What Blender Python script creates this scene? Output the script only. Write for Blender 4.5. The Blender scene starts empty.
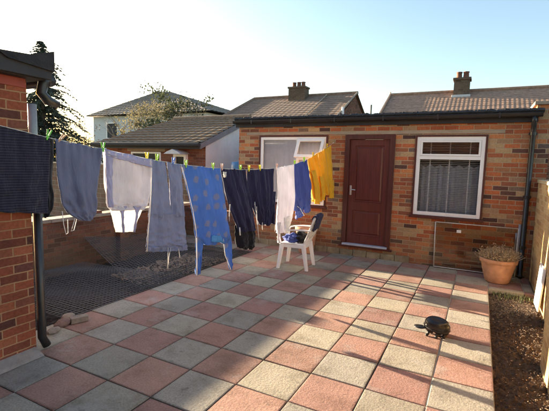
import bpy, bmesh, math, random
from mathutils import Vector, Matrix, noise
random.seed(7)
S = bpy.context.scene
COL = S.collection
PI = math.pi
# ------------------------------------------------------------------ camera
cd = bpy.data.cameras.new('camera'); cam = bpy.data.objects.new('camera', cd); COL.objects.link(cam)
cd.sensor_fit = 'HORIZONTAL'; cd.sensor_width = 36; cd.lens = 36*397.0/549.0
cd.clip_start = .05; cd.clip_end = 2000
rx, ux, fx = Vector((.88749,.46005,.02656)), Vector((-.07287,.08319,.99387)), Vector((-.45502,.88399,-.10735))
cam.matrix_world = Matrix(((rx[0],ux[0],-fx[0],0),(rx[1],ux[1],-fx[1],0),(rx[2],ux[2],-fx[2],1.732),(0,0,0,1)))
S.camera = cam
# ------------------------------------------------------------------ sky, sun, exposure
EL, AZ = math.radians(9.0), math.radians(-11.0)      # sunlight travels towards +X, slightly towards -Y
W = bpy.data.worlds.new('World'); S.world = W; W.use_nodes = True
nt = W.node_tree; nt.nodes.clear()
sky = nt.nodes.new('ShaderNodeTexSky'); sky.sky_type = 'NISHITA'; sky.sun_disc = False
sky.sun_elevation = EL; sky.sun_rotation = math.radians(-79.0); sky.dust_density = 1.2; sky.air_density = 1.0
bg = nt.nodes.new('ShaderNodeBackground'); bg.inputs['Strength'].default_value = .064
wo = nt.nodes.new('ShaderNodeOutputWorld')
hs_ = nt.nodes.new('ShaderNodeHueSaturation'); hs_.inputs['Saturation'].default_value = 1.05
nt.links.new(sky.outputs[0], hs_.inputs['Color']); nt.links.new(hs_.outputs[0], bg.inputs[0]); nt.links.new(bg.outputs[0], wo.inputs[0])
sd = bpy.data.lights.new('sun', 'SUN'); sd.energy = 5.0; sd.angle = math.radians(.55); sd.color = (1,.81,.56)
sun = bpy.data.objects.new('sun', sd); COL.objects.link(sun)
sdir = Vector((math.cos(AZ)*math.cos(EL), math.sin(AZ)*math.cos(EL), -math.sin(EL)))
sun.rotation_euler = sdir.to_track_quat('-Z','Y').to_euler(); sun.location = (-20,2,8)
S.view_settings.view_transform = 'Standard'; S.view_settings.look = 'None'
S.view_settings.gamma = 1; S.view_settings.exposure = 2.72
S.render.engine = 'CYCLES'
S.cycles.max_bounces = 8; S.cycles.diffuse_bounces = 5; S.cycles.transparent_max_bounces = 12

# ------------------------------------------------------------------ materials
def new_mat(name):
    m = bpy.data.materials.new(name); m.use_nodes = True
    t = m.node_tree; t.nodes.clear()
    o = t.nodes.new('ShaderNodeOutputMaterial'); b = t.nodes.new('ShaderNodeBsdfPrincipled')
    t.links.new(b.outputs[0], o.inputs[0])
    return m, t, b, o
def N(t, typ, **k):
    n = t.nodes.new('ShaderNode'+typ)
    for a, v in k.items():
        if a in n.inputs: n.inputs[a].default_value = v
        else: setattr(n, a, v)
    return n
def ramp(t, src, stops, interp='LINEAR'):
    r = t.nodes.new('ShaderNodeValToRGB'); cr = r.color_ramp; cr.interpolation = interp
    while len(cr.elements) < len(stops): cr.elements.new(.5)
    for e, (p, c) in zip(cr.elements, stops):
        e.position = p; e.color = (*c, 1) if len(c) == 3 else c
    t.links.new(src, r.inputs[0]); return r
def mixc(t, fac, a, b, blend='MIX'):
    m = t.nodes.new('ShaderNodeMixRGB'); m.blend_type = blend
    for s, v in ((0,fac),(1,a),(2,b)):
        if hasattr(v, 'links'): t.links.new(v, m.inputs[s])
        elif isinstance(v, (int,float)): m.inputs[s].default_value = v
        else: m.inputs[s].default_value = (*v,1)
    return m.outputs[0]
def sc(c, k): return tuple(min(1, x*k) for x in c)
def plain(name, col, rough=.6, var=.25, scale=6., bump=.0, bscale=60., metal=0., spec=.5, stretch=(1,1,1), trans=0., sheen=0.):
    m, t, b, o = new_mat(name)
    tc = N(t,'TexCoord'); mp = N(t,'Mapping'); mp.inputs['Scale'].default_value = stretch
    t.links.new(tc.outputs['Object'], mp.inputs[0])
    n = N(t,'TexNoise', Scale=scale, Detail=6., Roughness=.6); t.links.new(mp.outputs[0], n.inputs[0])
    r = ramp(t, n.outputs[0], [(.3, sc(col,1-var)), (.7, sc(col,1+var))])
    t.links.new(r.outputs[0], b.inputs['Base Color'])
    b.inputs['Roughness'].default_value = rough; b.inputs['Metallic'].default_value = metal
    b.inputs['Specular IOR Level'].default_value = spec
    if sheen: b.inputs['Sheen Weight'].default_value = sheen
    if bump:
        n2 = N(t,'TexNoise', Scale=bscale, Detail=5.); t.links.new(mp.outputs[0], n2.inputs[0])
        bp = N(t,'Bump', Strength=bump, Distance=.01); t.links.new(n2.outputs[0], bp.inputs['Height'])
        t.links.new(bp.outputs[0], b.inputs['Normal'])
    if trans:
        tr = N(t,'BsdfTranslucent'); t.links.new(r.outputs[0], tr.inputs[0])
        mx = N(t,'MixShader'); mx.inputs[0].default_value = trans
        t.links.new(b.outputs[0], mx.inputs[1]); t.links.new(tr.outputs[0], mx.inputs[2]); t.links.new(mx.outputs[0], o.inputs[0])
    return m
def brick(name, stops, mortar, dirt=.35, bw=.225, rh=.075, ms=.006, bump=.8, shift=(0,0), moss=None):
    m, t, b, o = new_mat(name)
    tc = N(t,'TexCoord'); sp = N(t,'SeparateXYZ'); t.links.new(tc.outputs['Object'], sp.inputs[0])
    ad = N(t,'Math', operation='ADD'); t.links.new(sp.outputs[0], ad.inputs[0]); t.links.new(sp.outputs[1], ad.inputs[1])
    cb = N(t,'CombineXYZ'); t.links.new(ad.outputs[0], cb.inputs[0]); t.links.new(sp.outputs[2], cb.inputs[1])
    wob = N(t,'TexNoise', Scale=9., Detail=2.); t.links.new(tc.outputs['Object'], wob.inputs[0])
    sub = N(t,'VectorMath', operation='SUBTRACT'); t.links.new(wob.outputs['Color'], sub.inputs[0]); sub.inputs[1].default_value = (.5,.5,.5)
    scl = N(t,'VectorMath', operation='SCALE'); t.links.new(sub.outputs[0], scl.inputs[0]); scl.inputs['Scale'].default_value = .012
    add = N(t,'VectorMath', operation='ADD'); t.links.new(cb.outputs[0], add.inputs[0]); t.links.new(scl.outputs[0], add.inputs[1])
    ad2 = N(t,'VectorMath', operation='ADD'); t.links.new(add.outputs[0], ad2.inputs[0]); ad2.inputs[1].default_value = (shift[0]+40.,shift[1]+40.02,0)
    bt = N(t,'TexBrick', offset=.5); t.links.new(ad2.outputs[0], bt.inputs['Vector'])
    for k, v in (('Scale',1.),('Brick Width',bw),('Row Height',rh),('Mortar Size',ms),('Mortar Smooth',.25),('Bias',0.)): bt.inputs[k].default_value = v
    bt.inputs['Color1'].default_value = (0,0,0,1); bt.inputs['Color2'].default_value = (1,1,1,1); bt.inputs['Mortar'].default_value = (.5,.5,.5,1)
    r = ramp(t, bt.outputs['Color'], stops)
    n1 = N(t,'TexNoise', Scale=38., Detail=6., Roughness=.65); t.links.new(tc.outputs['Object'], n1.inputs[0])
    v1 = ramp(t, n1.outputs[0], [(.25,(.62,.6,.58)),(.75,(1.25,1.22,1.2))])
    c = mixc(t, .9, r.outputs[0], v1.outputs[0], 'MULTIPLY')
    n3 = N(t,'TexNoise', Scale=1.3, Detail=5., Roughness=.6); t.links.new(tc.outputs['Object'], n3.inputs[0])
    mo = mixc(t, n1.outputs[0], sc(mortar,.75), sc(mortar,1.2))
    c = mixc(t, bt.outputs['Fac'], c, mo)
    v3 = ramp(t, n3.outputs[0], [(.3,(1-dirt,)*3),(.65,(1.08,)*3)])
    c = mixc(t, 1., c, v3.outputs[0], 'MULTIPLY')
    if moss:
        # damp green-grey stain rising from the ground
        mr = N(t,'MapRange'); t.links.new(sp.outputs[2], mr.inputs[0])
        mr.inputs[1].default_value = moss; mr.inputs[2].default_value = 0.; mr.inputs[3].default_value = 0.; mr.inputs[4].default_value = .9
        ml = N(t,'Math', operation='MULTIPLY'); t.links.new(mr.outputs[0], ml.inputs[0]); t.links.new(n3.outputs[0], ml.inputs[1])
        c = mixc(t, ml.outputs[0], c, (.13,.115,.075))
    t.links.new(c, b.inputs['Base Color']); b.inputs['Roughness'].default_value = .9; b.inputs['Specular IOR Level'].default_value = .25
    inv = N(t,'Math', operation='SUBTRACT'); inv.inputs[0].default_value = 1.; t.links.new(bt.outputs['Fac'], inv.inputs[1])
    m2 = N(t,'Math', operation='MULTIPLY_ADD'); t.links.new(n1.outputs[0], m2.inputs[0]); m2.inputs[1].default_value = .5; t.links.new(inv.outputs[0], m2.inputs[2])
    bp = N(t,'Bump', Strength=bump, Distance=.008); t.links.new(m2.outputs[0], bp.inputs['Height']); t.links.new(bp.outputs[0], b.inputs['Normal'])
    return m
STOCK = [(0,(.07,.042,.042)),(.08,(.16,.08,.06)),(.18,(.36,.105,.05)),(.38,(.52,.165,.07)),(.5,(.24,.095,.06)),(.6,(.56,.23,.095)),(.72,(.40,.155,.075)),(.82,(.36,.23,.14)),(.92,(.48,.33,.18)),(1,(.16,.11,.095))]
M = {}
M['stock'] = brick('stock_brick', STOCK, (.45,.34,.22), .22, moss=.75)
M['stock_yellow'] = brick('yellow_stock_brick', [(0,(.40,.24,.11)),(.3,(.56,.37,.18)),(.7,(.62,.44,.22)),(1,(.47,.28,.13))], (.58,.43,.24), .2)
M['red'] = brick('red_brick', [(0,(.09,.04,.035)),(.3,(.24,.075,.045)),(.65,(.33,.10,.055)),(.85,(.36,.13,.07)),(1,(.15,.06,.05))], (.42,.25,.14), .35, shift=(.1,.03))
M['dark'] = brick('old_dark_brick', [(0,(.10,.05,.04)),(.4,(.20,.085,.055)),(.75,(.27,.115,.07)),(1,(.15,.085,.065))], (.19,.14,.10), .45, shift=(.05,.01), moss=.5)
M['block'] = brick('grey_block', [(0,(.20,.15,.11)),(.5,(.27,.20,.15)),(1,(.24,.14,.10))], (.33,.27,.22), .4, bw=.45, rh=.15, ms=.012)
M['garage'] = brick('garage_brick', [(0,(.16,.06,.045)),(.5,(.30,.11,.07)),(1,(.25,.12,.08))], (.28,.2,.15), .25)
M['chimney'] = brick('chimney_brick', [(0,(.10,.075,.055)),(.5,(.18,.13,.09)),(1,(.13,.09,.07))], (.2,.17,.13), .3)
M['render'] = plain('grey_render', (.58,.59,.60), .95, .10, 2.5, .5, 90.)
M['lintel'] = plain('concrete', (.36,.29,.22), .95, .2, 7., .4, 90., stretch=(.6,1,3))
M['coping'] = plain('weathered_coping', (.30,.25,.20), .95, .25, 6., .5, 60.)
M['plinth'] = plain('plinth_stone', (.24,.20,.13), .95, .4, 5., .8, 40.)
M['felt'] = plain('roof_felt', (.03,.03,.034), .95, .4, 8., .8, 50.)
M['gutter'] = plain('black_gutter_plastic', (.022,.022,.025), .35, .3, 12.)
M['greypipe'] = plain('grey_pipe_plastic', (.24,.25,.29), .5, .15, 10.)
M['upvc'] = plain('white_upvc', (.80,.81,.83), .3, .04, 5.)
M['mahog'] = plain('painted_maroon_wood', (.105,.02,.015), .42, .25, 5., .15, 30., stretch=(6,6,.5))
M['mahog2'] = plain('maroon_frame_wood', (.075,.016,.012), .5, .3, 5., .15, 30., stretch=(6,6,.5))
M['steel'] = plain('brushed_steel', (.62,.63,.65), .3, .08, 20., metal=1.)
M['sill'] = plain('grey_blue_threshold', (.40,.44,.55), .6, .15, 20.)
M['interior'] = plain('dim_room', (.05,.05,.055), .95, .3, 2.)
M['blindv'] = plain('vertical_blind', (.86,.87,.90), .85, .06, 8.)
M['blindh'] = plain('venetian_slats', (.60,.62,.67), .55, .06, 8.)
M['tile_brown'] = plain('brown_concrete_tiles', (.23,.165,.115), .95, .3, 9., .5, 60.)
M['tile_rust'] = plain('russet_tiles', (.32,.20,.14), .9, .3, 7., .5, 60.)
M['tile_dark'] = plain('dark_brown_tiles', (.23,.155,.115), .95, .3, 7., .5, 60.)
M['tile_grey'] = plain('grey_brown_tiles', (.22,.185,.155), .95, .25, 5., .5, 30.)
M['fascia_grey'] = plain('grey_bargeboard', (.16,.16,.18), .6, .15, 5.)
M['dkwood'] = plain('dark_fascia', (.026,.026,.032), .7, .25, 5.)
M['white_board'] = plain('pale_weatherboard', (.55,.58,.62), .8, .1, 3., .4, 40., stretch=(.3,.3,6))
M['pot'] = plain('terracotta', (.50,.26,.155), .85, .3, 7., .25, 60.)
M['chpot'] = plain('sooty_chimney_pot', (.16,.075,.05), .9, .25, 7.)
M['soil'] = plain('dry_soil', (.08,.052,.034), 1., .55, 16., 1., 90.)
M['dry'] = plain('dried_stems', (.42,.31,.19), .9, .3, 30.)
M['plastic_w'] = plain('white_chair_plastic', (.92,.92,.92), .35, .04, 6.)
M['blackg'] = plain('glossy_black', (.016,.016,.018), .3, .5, 18., .12, 70.)
M['blackm'] = plain('matt_black_plastic', (.02,.02,.021), .6, .3, 20.)
M['wire'] = plain('grey_mesh_wire', (.15,.155,.16), .5, .2, 20.)
M['wired'] = plain('dark_mesh_plastic', (.045,.048,.05), .6, .2, 20.)
M['alu'] = plain('aluminium_frame', (.50,.48,.46), .5, .15, 20.)
M['needle'] = plain('conifer_needles', (.065,.082,.058), .9, .5, 1.2)
M['bark'] = plain('grey_bark', (.10,.085,.07), .95, .3, 6.)
M['leaf_y'] = plain('pale_yellow_green_leaves', (.19,.165,.085), .8, .45, 1.0, trans=.3)
M['leaf_y2'] = plain('yellowish_leaves', (.14,.125,.075), .8, .45, 1.0, trans=.35)
M['leaf_g'] = plain('dull_green_leaves', (.065,.075,.04), .8, .45, 1.0, trans=.25)
M['twig'] = plain('pale_twigs', (.26,.22,.18), .95, .3, 4.)
M['grass'] = plain('rough_grass', (.07,.085,.035), 1., .4, .6, .5, 20.)
M['weed'] = plain('green_weeds', (.10,.11,.045), .8, .35, 15.)
M['rubble'] = plain('pale_rubble', (.24,.20,.165), .95, .3, 12., .6, 60.)
M['leaf_litter'] = plain('dead_leaf_litter', (.36,.26,.18), .95, .45, 30.)
M['line'] = plain('clothesline_cord', (.5,.52,.5), .6, .1, 10.)
M['slate'] = plain('blue_plastic', (.03,.16,.42), .45, .15, 8.)
M['cap'] = plain('porch_lamp_cap', (.55,.57,.62), .5, .1, 8.)
def fabric(name, col, trans=.2, var=.10, stripes=None, ribs=260., motif=None):
    m, t, b, o = new_mat(name)
    tc = N(t,'TexCoord'); n = N(t,'TexNoise', Scale=5., Detail=5.); t.links.new(tc.outputs['Object'], n.inputs[0])
    r = ramp(t, n.outputs[0], [(.3,sc(col,1-var)),(.7,sc(col,1+var))]); c = r.outputs[0]
    mp = N(t,'Mapping'); mp.inputs['Scale'].default_value = (9,9,2.2); t.links.new(tc.outputs['Object'], mp.inputs[0])
    n2 = N(t,'TexNoise', Scale=3.2, Detail=5., Roughness=.55, Distortion=.6); t.links.new(mp.outputs[0], n2.inputs[0])
    n4 = N(t,'TexNoise', Scale=ribs, Detail=2.); t.links.new(tc.outputs['Object'], n4.inputs[0])
    h = N(t,'Math', operation='MULTIPLY_ADD'); t.links.new(n4.outputs[0], h.inputs[0]); h.inputs[1].default_value = .06; t.links.new(n2.outputs[0], h.inputs[2])
    height = h.outputs[0]
    if stripes:
        sp = N(t,'SeparateXYZ'); t.links.new(tc.outputs['Object'], sp.inputs[0])
        mu = N(t,'Math', operation='MULTIPLY'); t.links.new(sp.outputs[2], mu.inputs[0]); mu.inputs[1].default_value = stripes[1]
        si = N(t,'Math', operation='SINE'); t.links.new(mu.outputs[0], si.inputs[0])
        rr = ramp(t, si.outputs[0], [(.35,(0,0,0)),(.65,(1,1,1))])
        c = mixc(t, rr.outputs[0], c, stripes[0])
        h2 = N(t,'Math', operation='MULTIPLY_ADD'); t.links.new(si.outputs[0], h2.inputs[0]); h2.inputs[1].default_value = .12; t.links.new(height, h2.inputs[2]); height = h2.outputs[0]
    if motif:
        # woven-in print: soft lumpy spots in loose rows
        m3 = N(t,'Mapping'); m3.inputs['Rotation'].default_value = (0,math.radians(90),0); t.links.new(tc.outputs['Object'], m3.inputs[0])
        sp3 = N(t,'SeparateXYZ'); t.links.new(tc.outputs['Object'], sp3.inputs[0]); cb3 = N(t,'CombineXYZ'); t.links.new(sp3.outputs[1], cb3.inputs[0]); t.links.new(sp3.outputs[2], cb3.inputs[1])
        nz = N(t,'TexNoise', Scale=22., Detail=3.); t.links.new(tc.outputs['Object'], nz.inputs[0])
        mm = mixc(t, .05, cb3.outputs[0], nz.outputs['Color'], 'ADD')
        vo = N(t,'TexVoronoi', voronoi_dimensions='2D'); vo.inputs['Scale'].default_value = 5.6; vo.inputs['Randomness'].default_value = .45; t.links.new(mm, vo.inputs['Vector'])
        rm = ramp(t, vo.outputs['Distance'], [(.19,(.85,.85,.85)),(.26,(0,0,0))])
        c = mixc(t, rm.outputs[0], c, motif)
    t.links.new(c, b.inputs['Base Color']); b.inputs['Roughness'].default_value = .92; b.inputs['Specular IOR Level'].default_value = .15
    b.inputs['Sheen Weight'].default_value = .15
    bp = N(t,'Bump', Strength=.55, Distance=.03); t.links.new(height, bp.inputs['Height']); t.links.new(bp.outputs[0], b.inputs['Normal'])
    if trans:
        tr = N(t,'BsdfTranslucent'); t.links.new(c, tr.inputs[0]); mx = N(t,'MixShader'); mx.inputs[0].default_value = trans
        t.links.new(b.outputs[0], mx.inputs[1]); t.links.new(tr.outputs[0], mx.inputs[2]); t.links.new(mx.outputs[0], o.inputs[0])
    return m
F = {
 'towel': fabric('navy_rib_fabric', (.022,.023,.042), .02, stripes=((.045,.045,.07), 300.)),
 'black': fabric('black_fabric', (.012,.012,.015), 0),
 'bluegrey': fabric('blue_grey_jersey', (.15,.17,.27), .12),
 'lilac': fabric('lilac_jersey', (.44,.44,.66), .18),
 'pinkwhite': fabric('pinkish_white_jersey', (.70,.68,.74), .26),
 'white': fabric('thin_white_jersey', (.85,.84,.82), .45),
 'jog': fabric('grey_blue_fleece', (.22,.25,.38), .15),
 'royal': fabric('royal_blue_jersey', (.085,.19,.50), .22, motif=(.22,.23,.33)),
 'motif': fabric('grey_print', (.19,.20,.30), .1),
 'sky': fabric('light_blue_jersey', (.12,.38,.78), .3),
 'navy': fabric('navy_jersey', (.022,.022,.06), .04),
 'blue2': fabric('mid_blue_jersey', (.07,.10,.34), .15),
 'orange': fabric('orange_jersey', (.80,.44,.03), .16),
 'cord': fabric('white_cord', (.75,.73,.72), .1),
}
def glass():
    m, t, b, o = new_mat('window_glass')
    t.nodes.remove(b)
    tr = N(t,'BsdfTransparent'); tr.inputs[0].default_value = (.93,.94,.94,1)
    gl = N(t,'BsdfGlossy', Roughness=.02); gl.inputs[0].default_value = (1,1,1,1)
    fr = N(t,'Fresnel', IOR=1.5); mx = N(t,'MixShader')
    t.links.new(fr.outputs[0], mx.inputs[0]); t.links.new(tr.outputs[0], mx.inputs[1]); t.links.new(gl.outputs[0], mx.inputs[2]); t.links.new(mx.outputs[0], o.inputs[0])
    return m
M['glass'] = glass()
M['darkpane'] = plain('dark_window_pane', (.035,.038,.042), .25, .2, 2., spec=.15)
def slab_mat():
    m, t, b, o = new_mat('paving_slabs')
    tc = N(t,'TexCoord'); at = N(t,'Attribute', attribute_name='slab')
    n = N(t,'TexNoise', Scale=70., Detail=5., Roughness=.7); t.links.new(tc.outputs['Object'], n.inputs[0])
    v = ramp(t, n.outputs[0], [(.3,(.72,.71,.70)),(.7,(1.22,1.22,1.22))])
    c = mixc(t, 1., at.outputs['Color'], v.outputs[0], 'MULTIPLY')
    n2 = N(t,'TexNoise', Scale=3.1, Detail=7., Roughness=.68); t.links.new(tc.outputs['Object'], n2.inputs[0])
    v2 = ramp(t, n2.outputs[0], [(.32,(.68,.66,.63)),(.5,(1,1,1)),(.72,(1.16,1.15,1.14))])
    c = mixc(t, 1., c, v2.outputs[0], 'MULTIPLY')
    # pale lime bloom in patches
    n3 = N(t,'TexNoise', Scale=1.9, Detail=8., Roughness=.75); t.links.new(tc.outputs['Object'], n3.inputs[0])
    v3 = ramp(t, n3.outputs[0], [(.54,(0,0,0)),(.70,(.55,.55,.55))])
    c = mixc(t, v3.outputs[0], c, (.42,.40,.37))
    n5 = N(t,'TexNoise', Scale=11., Detail=6., Roughness=.7); t.links.new(tc.outputs['Object'], n5.inputs[0])
    v5 = ramp(t, n5.outputs[0], [(.30,(.65,.65,.65)),(.41,(0,0,0))])
    c = mixc(t, v5.outputs[0], c, (.10,.09,.075))
    t.links.new(c, b.inputs['Base Color']); b.inputs['Roughness'].default_value = .9; b.inputs['Specular IOR Level'].default_value = .25
    n4 = N(t,'TexNoise', Scale=45., Detail=6., Roughness=.65); t.links.new(tc.outputs['Object'], n4.inputs[0])
    bp = N(t,'Bump', Strength=.30, Distance=.012); t.links.new(n4.outputs[0], bp.inputs['Height']); t.links.new(bp.outputs[0], b.inputs['Normal'])
    return m
M['slab'] = slab_mat()
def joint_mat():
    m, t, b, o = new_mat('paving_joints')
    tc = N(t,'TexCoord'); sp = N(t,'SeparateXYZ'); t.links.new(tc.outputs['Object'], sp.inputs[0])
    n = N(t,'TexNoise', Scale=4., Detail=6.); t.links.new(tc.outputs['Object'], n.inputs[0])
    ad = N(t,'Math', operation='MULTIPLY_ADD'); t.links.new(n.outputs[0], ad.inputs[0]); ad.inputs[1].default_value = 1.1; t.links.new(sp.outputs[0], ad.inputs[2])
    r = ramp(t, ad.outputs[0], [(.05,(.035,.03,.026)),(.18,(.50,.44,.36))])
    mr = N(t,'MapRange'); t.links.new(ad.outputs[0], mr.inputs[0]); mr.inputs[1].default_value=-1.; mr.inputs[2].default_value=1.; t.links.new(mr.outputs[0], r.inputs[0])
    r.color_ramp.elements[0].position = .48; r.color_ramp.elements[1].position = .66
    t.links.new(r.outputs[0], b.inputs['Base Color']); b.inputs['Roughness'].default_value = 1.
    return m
M['joint'] = joint_mat()

# ------------------------------------------------------------------ mesh helpers
def thing(name, label, cat, loc=(0,0,0), group=None):
    o = bpy.data.objects.new(name, None); COL.objects.link(o); o.location = loc
    o.empty_display_size = .1; o['label'] = label; o['category'] = cat
    if group: o['group'] = group
    return o
def base_of(p):
    v = Vector((0,0,0))
    while p is not None: v += p.location; p = p.parent
    return v
def obj(name, bm, mat, parent=None, smooth=False, label=None, cat=None, group=None, kind=None, recalc=True, loc=None):
    """links bm (world coordinates) as ONE mesh object; its own location stays at the parent's base"""
    if recalc: bmesh.ops.recalc_face_normals(bm, faces=bm.faces)
    off = base_of(parent) if parent else Vector(loc or (0,0,0))
    if off.length: bmesh.ops.translate(bm, verts=bm.verts, vec=-off)
    me = bpy.data.meshes.new(name); bm.to_mesh(me); bm.free()
    for m in (mat if isinstance(mat,(list,tuple)) else [mat]): me.materials.append(m)
    if smooth:
        for p in me.polygons: p.use_smooth = True
    o = bpy.data.objects.new(name, me); COL.objects.link(o)
    if parent: o.parent = parent
    elif loc: o.location = loc
    if label: o['label'] = label
    if cat: o['category'] = cat
    if group: o['group'] = group
    if kind: o['kind'] = kind
    return o
def BM(): return bmesh.new()
def box(bm, x0, x1, y0, y1, z0, z1, bev=0.):
    vs = [bm.verts.new((x,y,z)) for x in (x0,x1) for y in (y0,y1) for z in (z0,z1)]
    fs = [bm.faces.new([vs[i] for i in f]) for f in ((0,1,3,2),(4,6,7,5),(0,4,5,1),(2,3,7,6),(0,2,6,4),(1,5,7,3))]
    if bev:
        es = list({e for f in fs for e in f.edges}); bmesh.ops.bevel(bm, geom=es, offset=bev, segments=2, affect='EDGES', profile=.5)
    return bm
def obox(bm, c, ax, ay, az, hx, hy, hz, bev=0.):
    """oriented box: centre c, unit axes, half sizes"""
    c = Vector(c); ax, ay, az = Vector(ax).normalized(), Vector(ay).normalized(), Vector(az).normalized()
    vs = [bm.verts.new(c+ax*(hx*i)+ay*(hy*j)+az*(hz*k)) for i in (-1,1) for j in (-1,1) for k in (-1,1)]
    fs = [bm.faces.new([vs[i] for i in f]) for f in ((0,1,3,2),(4,6,7,5),(0,4,5,1),(2,3,7,6),(0,2,6,4),(1,5,7,3))]
    if bev:
        es = list({e for f in fs for e in f.edges}); bmesh.ops.bevel(bm, geom=es, offset=bev, segments=2, affect='EDGES', profile=.5)
    return bm
def quad(bm, *p): return bm.faces.new([bm.verts.new(q) for q in p])
def tube(bm, pts, rad, n=8, cap=True):
    pts = [Vector(p) for p in pts]; rings = []
    rr = rad if isinstance(rad,(list,tuple)) else [rad]*len(pts)
    ref = None
    for i, p in enumerate(pts):
        d = (pts[min(i+1,len(pts)-1)]-pts[max(i-1,0)])
        if d.length < 1e-9: d = Vector((0,0,1))
        d.normalize()
        if ref is None: ref = Vector((0,0,1)) if abs(d.z) < .9 else Vector((1,0,0))
        a = d.cross(ref)
        if a.length < 1e-4: ref = Vector((0,1,0)); a = d.cross(ref)
        a.normalize(); b = d.cross(a); ref = b.cross(d) if False else ref
        rings.append([bm.verts.new(p+(a*math.cos(2*PI*k/n)+b*math.sin(2*PI*k/n))*rr[i]) for k in range(n)])
    for r0, r1 in zip(rings, rings[1:]):
        for k in range(n): bm.faces.new((r0[k], r0[(k+1)%n], r1[(k+1)%n], r1[k]))
    if cap and n > 2:
        bm.faces.new(rings[0][::-1]); bm.faces.new(rings[-1])
    return bm
def lathe(bm, prof, c=(0,0,0), n=32, sx=1., sy=1., close=False):
    c = Vector(c); rings = []
    for r, z in prof:
        rings.append([bm.verts.new(c+Vector((r*sx*math.cos(2*PI*k/n), r*sy*math.sin(2*PI*k/n), z))) for k in range(n)])
    for r0, r1 in zip(rings, rings[1:]):
        for k in range(n): bm.faces.new((r0[k], r0[(k+1)%n], r1[(k+1)%n], r1[k]))
    if close: bm.faces.new(rings[0][::-1]); bm.faces.new(rings[-1])
    return bm
def prism(bm, poly, d):
    """extrude 3D polygon by vector d"""
    d = Vector(d); a = [bm.verts.new(Vector(p)) for p in poly]; b = [bm.verts.new(Vector(p)+d) for p in poly]
    bm.faces.new(a[::-1]); bm.faces.new(b)
    for i in range(len(a)): j = (i+1)%len(a); bm.faces.new((a[i],a[j],b[j],b[i]))
    return bm
def frame_rect(bm, x0, x1, z0, z1, y0, y1, w, bev=.004):
    """rectangular frame of four butting members in the XZ plane"""
    box(bm, x0, x0+w, y0, y1, z0, z1, bev); box(bm, x1-w, x1, y0, y1, z0, z1, bev)
    box(bm, x0+w, x1-w, y0+.001, y1-.001, z1-w, z1, 0); box(bm, x0+w, x1-w, y0+.001, y1-.001, z0, z0+w, 0)
    return bm
def wall_open(bm, x0, x1, z0, z1, y, depth, ops):
    """wall face at y (looking to -Y) with openings and reveals, plus ends, top and a back"""
    xs = sorted({x0,x1,*[v for o in ops for v in o[:2]]}); zs = sorted({z0,z1,*[v for o in ops for v in o[2:]]})
    inside = lambda x, z: any(o[0] < x < o[1] and o[2] < z < o[3] for o in ops)
    for yy in (y, y+depth):
        for a, b in zip(xs, xs[1:]):
            for c, d in zip(zs, zs[1:]):
                if not inside((a+b)/2,(c+d)/2): quad(bm,(a,yy,c),(b,yy,c),(b,yy,d),(a,yy,d))
    for a, b, c, d in list(ops)+[(x0,x1,z0,z1)]:
        for p, q in (((a,c),(b,c)),((b,c),(b,d)),((b,d),(a,d)),((a,d),(a,c))):
            quad(bm,(p[0],y,p[1]),(q[0],y,q[1]),(q[0],y+depth,q[1]),(p[0],y+depth,p[1]))
    return bm
def tiled(bm, e0, e1, r0, r1, tw=.3, course=.32, amp=.022, step=.025):
    """tiled slope from eave e0-e1 up to ridge r0-r1: rolled tiles in stepped courses, closed below"""
    e0, e1, r0, r1 = map(Vector,(e0,e1,r0,r1))
    nrm = (e1-e0).cross(r0-e0).normalized()
    if nrm.z < 0: nrm = -nrm
    L = (e1-e0).length; H = ((r0+r1)/2-(e0+e1)/2).length
    nt_ = max(1, round(L/tw)); nc = max(1, round(H/course)); prof = ((0,0.),(.25,.55),(.5,1.),(.75,.55))
    rows = []
    for c in range(nc):
        for f, h in ((0.,step),(1.,0.)):
            v = (c+f)/nc; row = []; a = e0.lerp(r0,v); b = e1.lerp(r1,v)
            jit = random.uniform(-.004,.004)
            for k in range(nt_):
                for u, q in prof:
                    row.append(bm.verts.new(a.lerp(b,(k+u)/nt_)+nrm*(h+amp*q+jit)))
            row.append(bm.verts.new(b+nrm*h)); rows.append(row)
    for a, b in zip(rows, rows[1:]):
        for k in range(len(a)-1): bm.faces.new((a[k],a[k+1],b[k+1],b[k]))
    quad(bm, e0-nrm*.03, e1-nrm*.03, r1-nrm*.03, r0-nrm*.03)
    return bm
def struct(name, bm, mat, **k): return obj(name, bm, mat, kind='structure', **k)

# ------------------------------------------------------------------ ground
bm = BM()
quad(bm,(-400,-60,-.30),(400,-60,-.30),(400,600,-.30),(-400,600,-.30)); struct('ground', bm, M['grass'])

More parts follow.
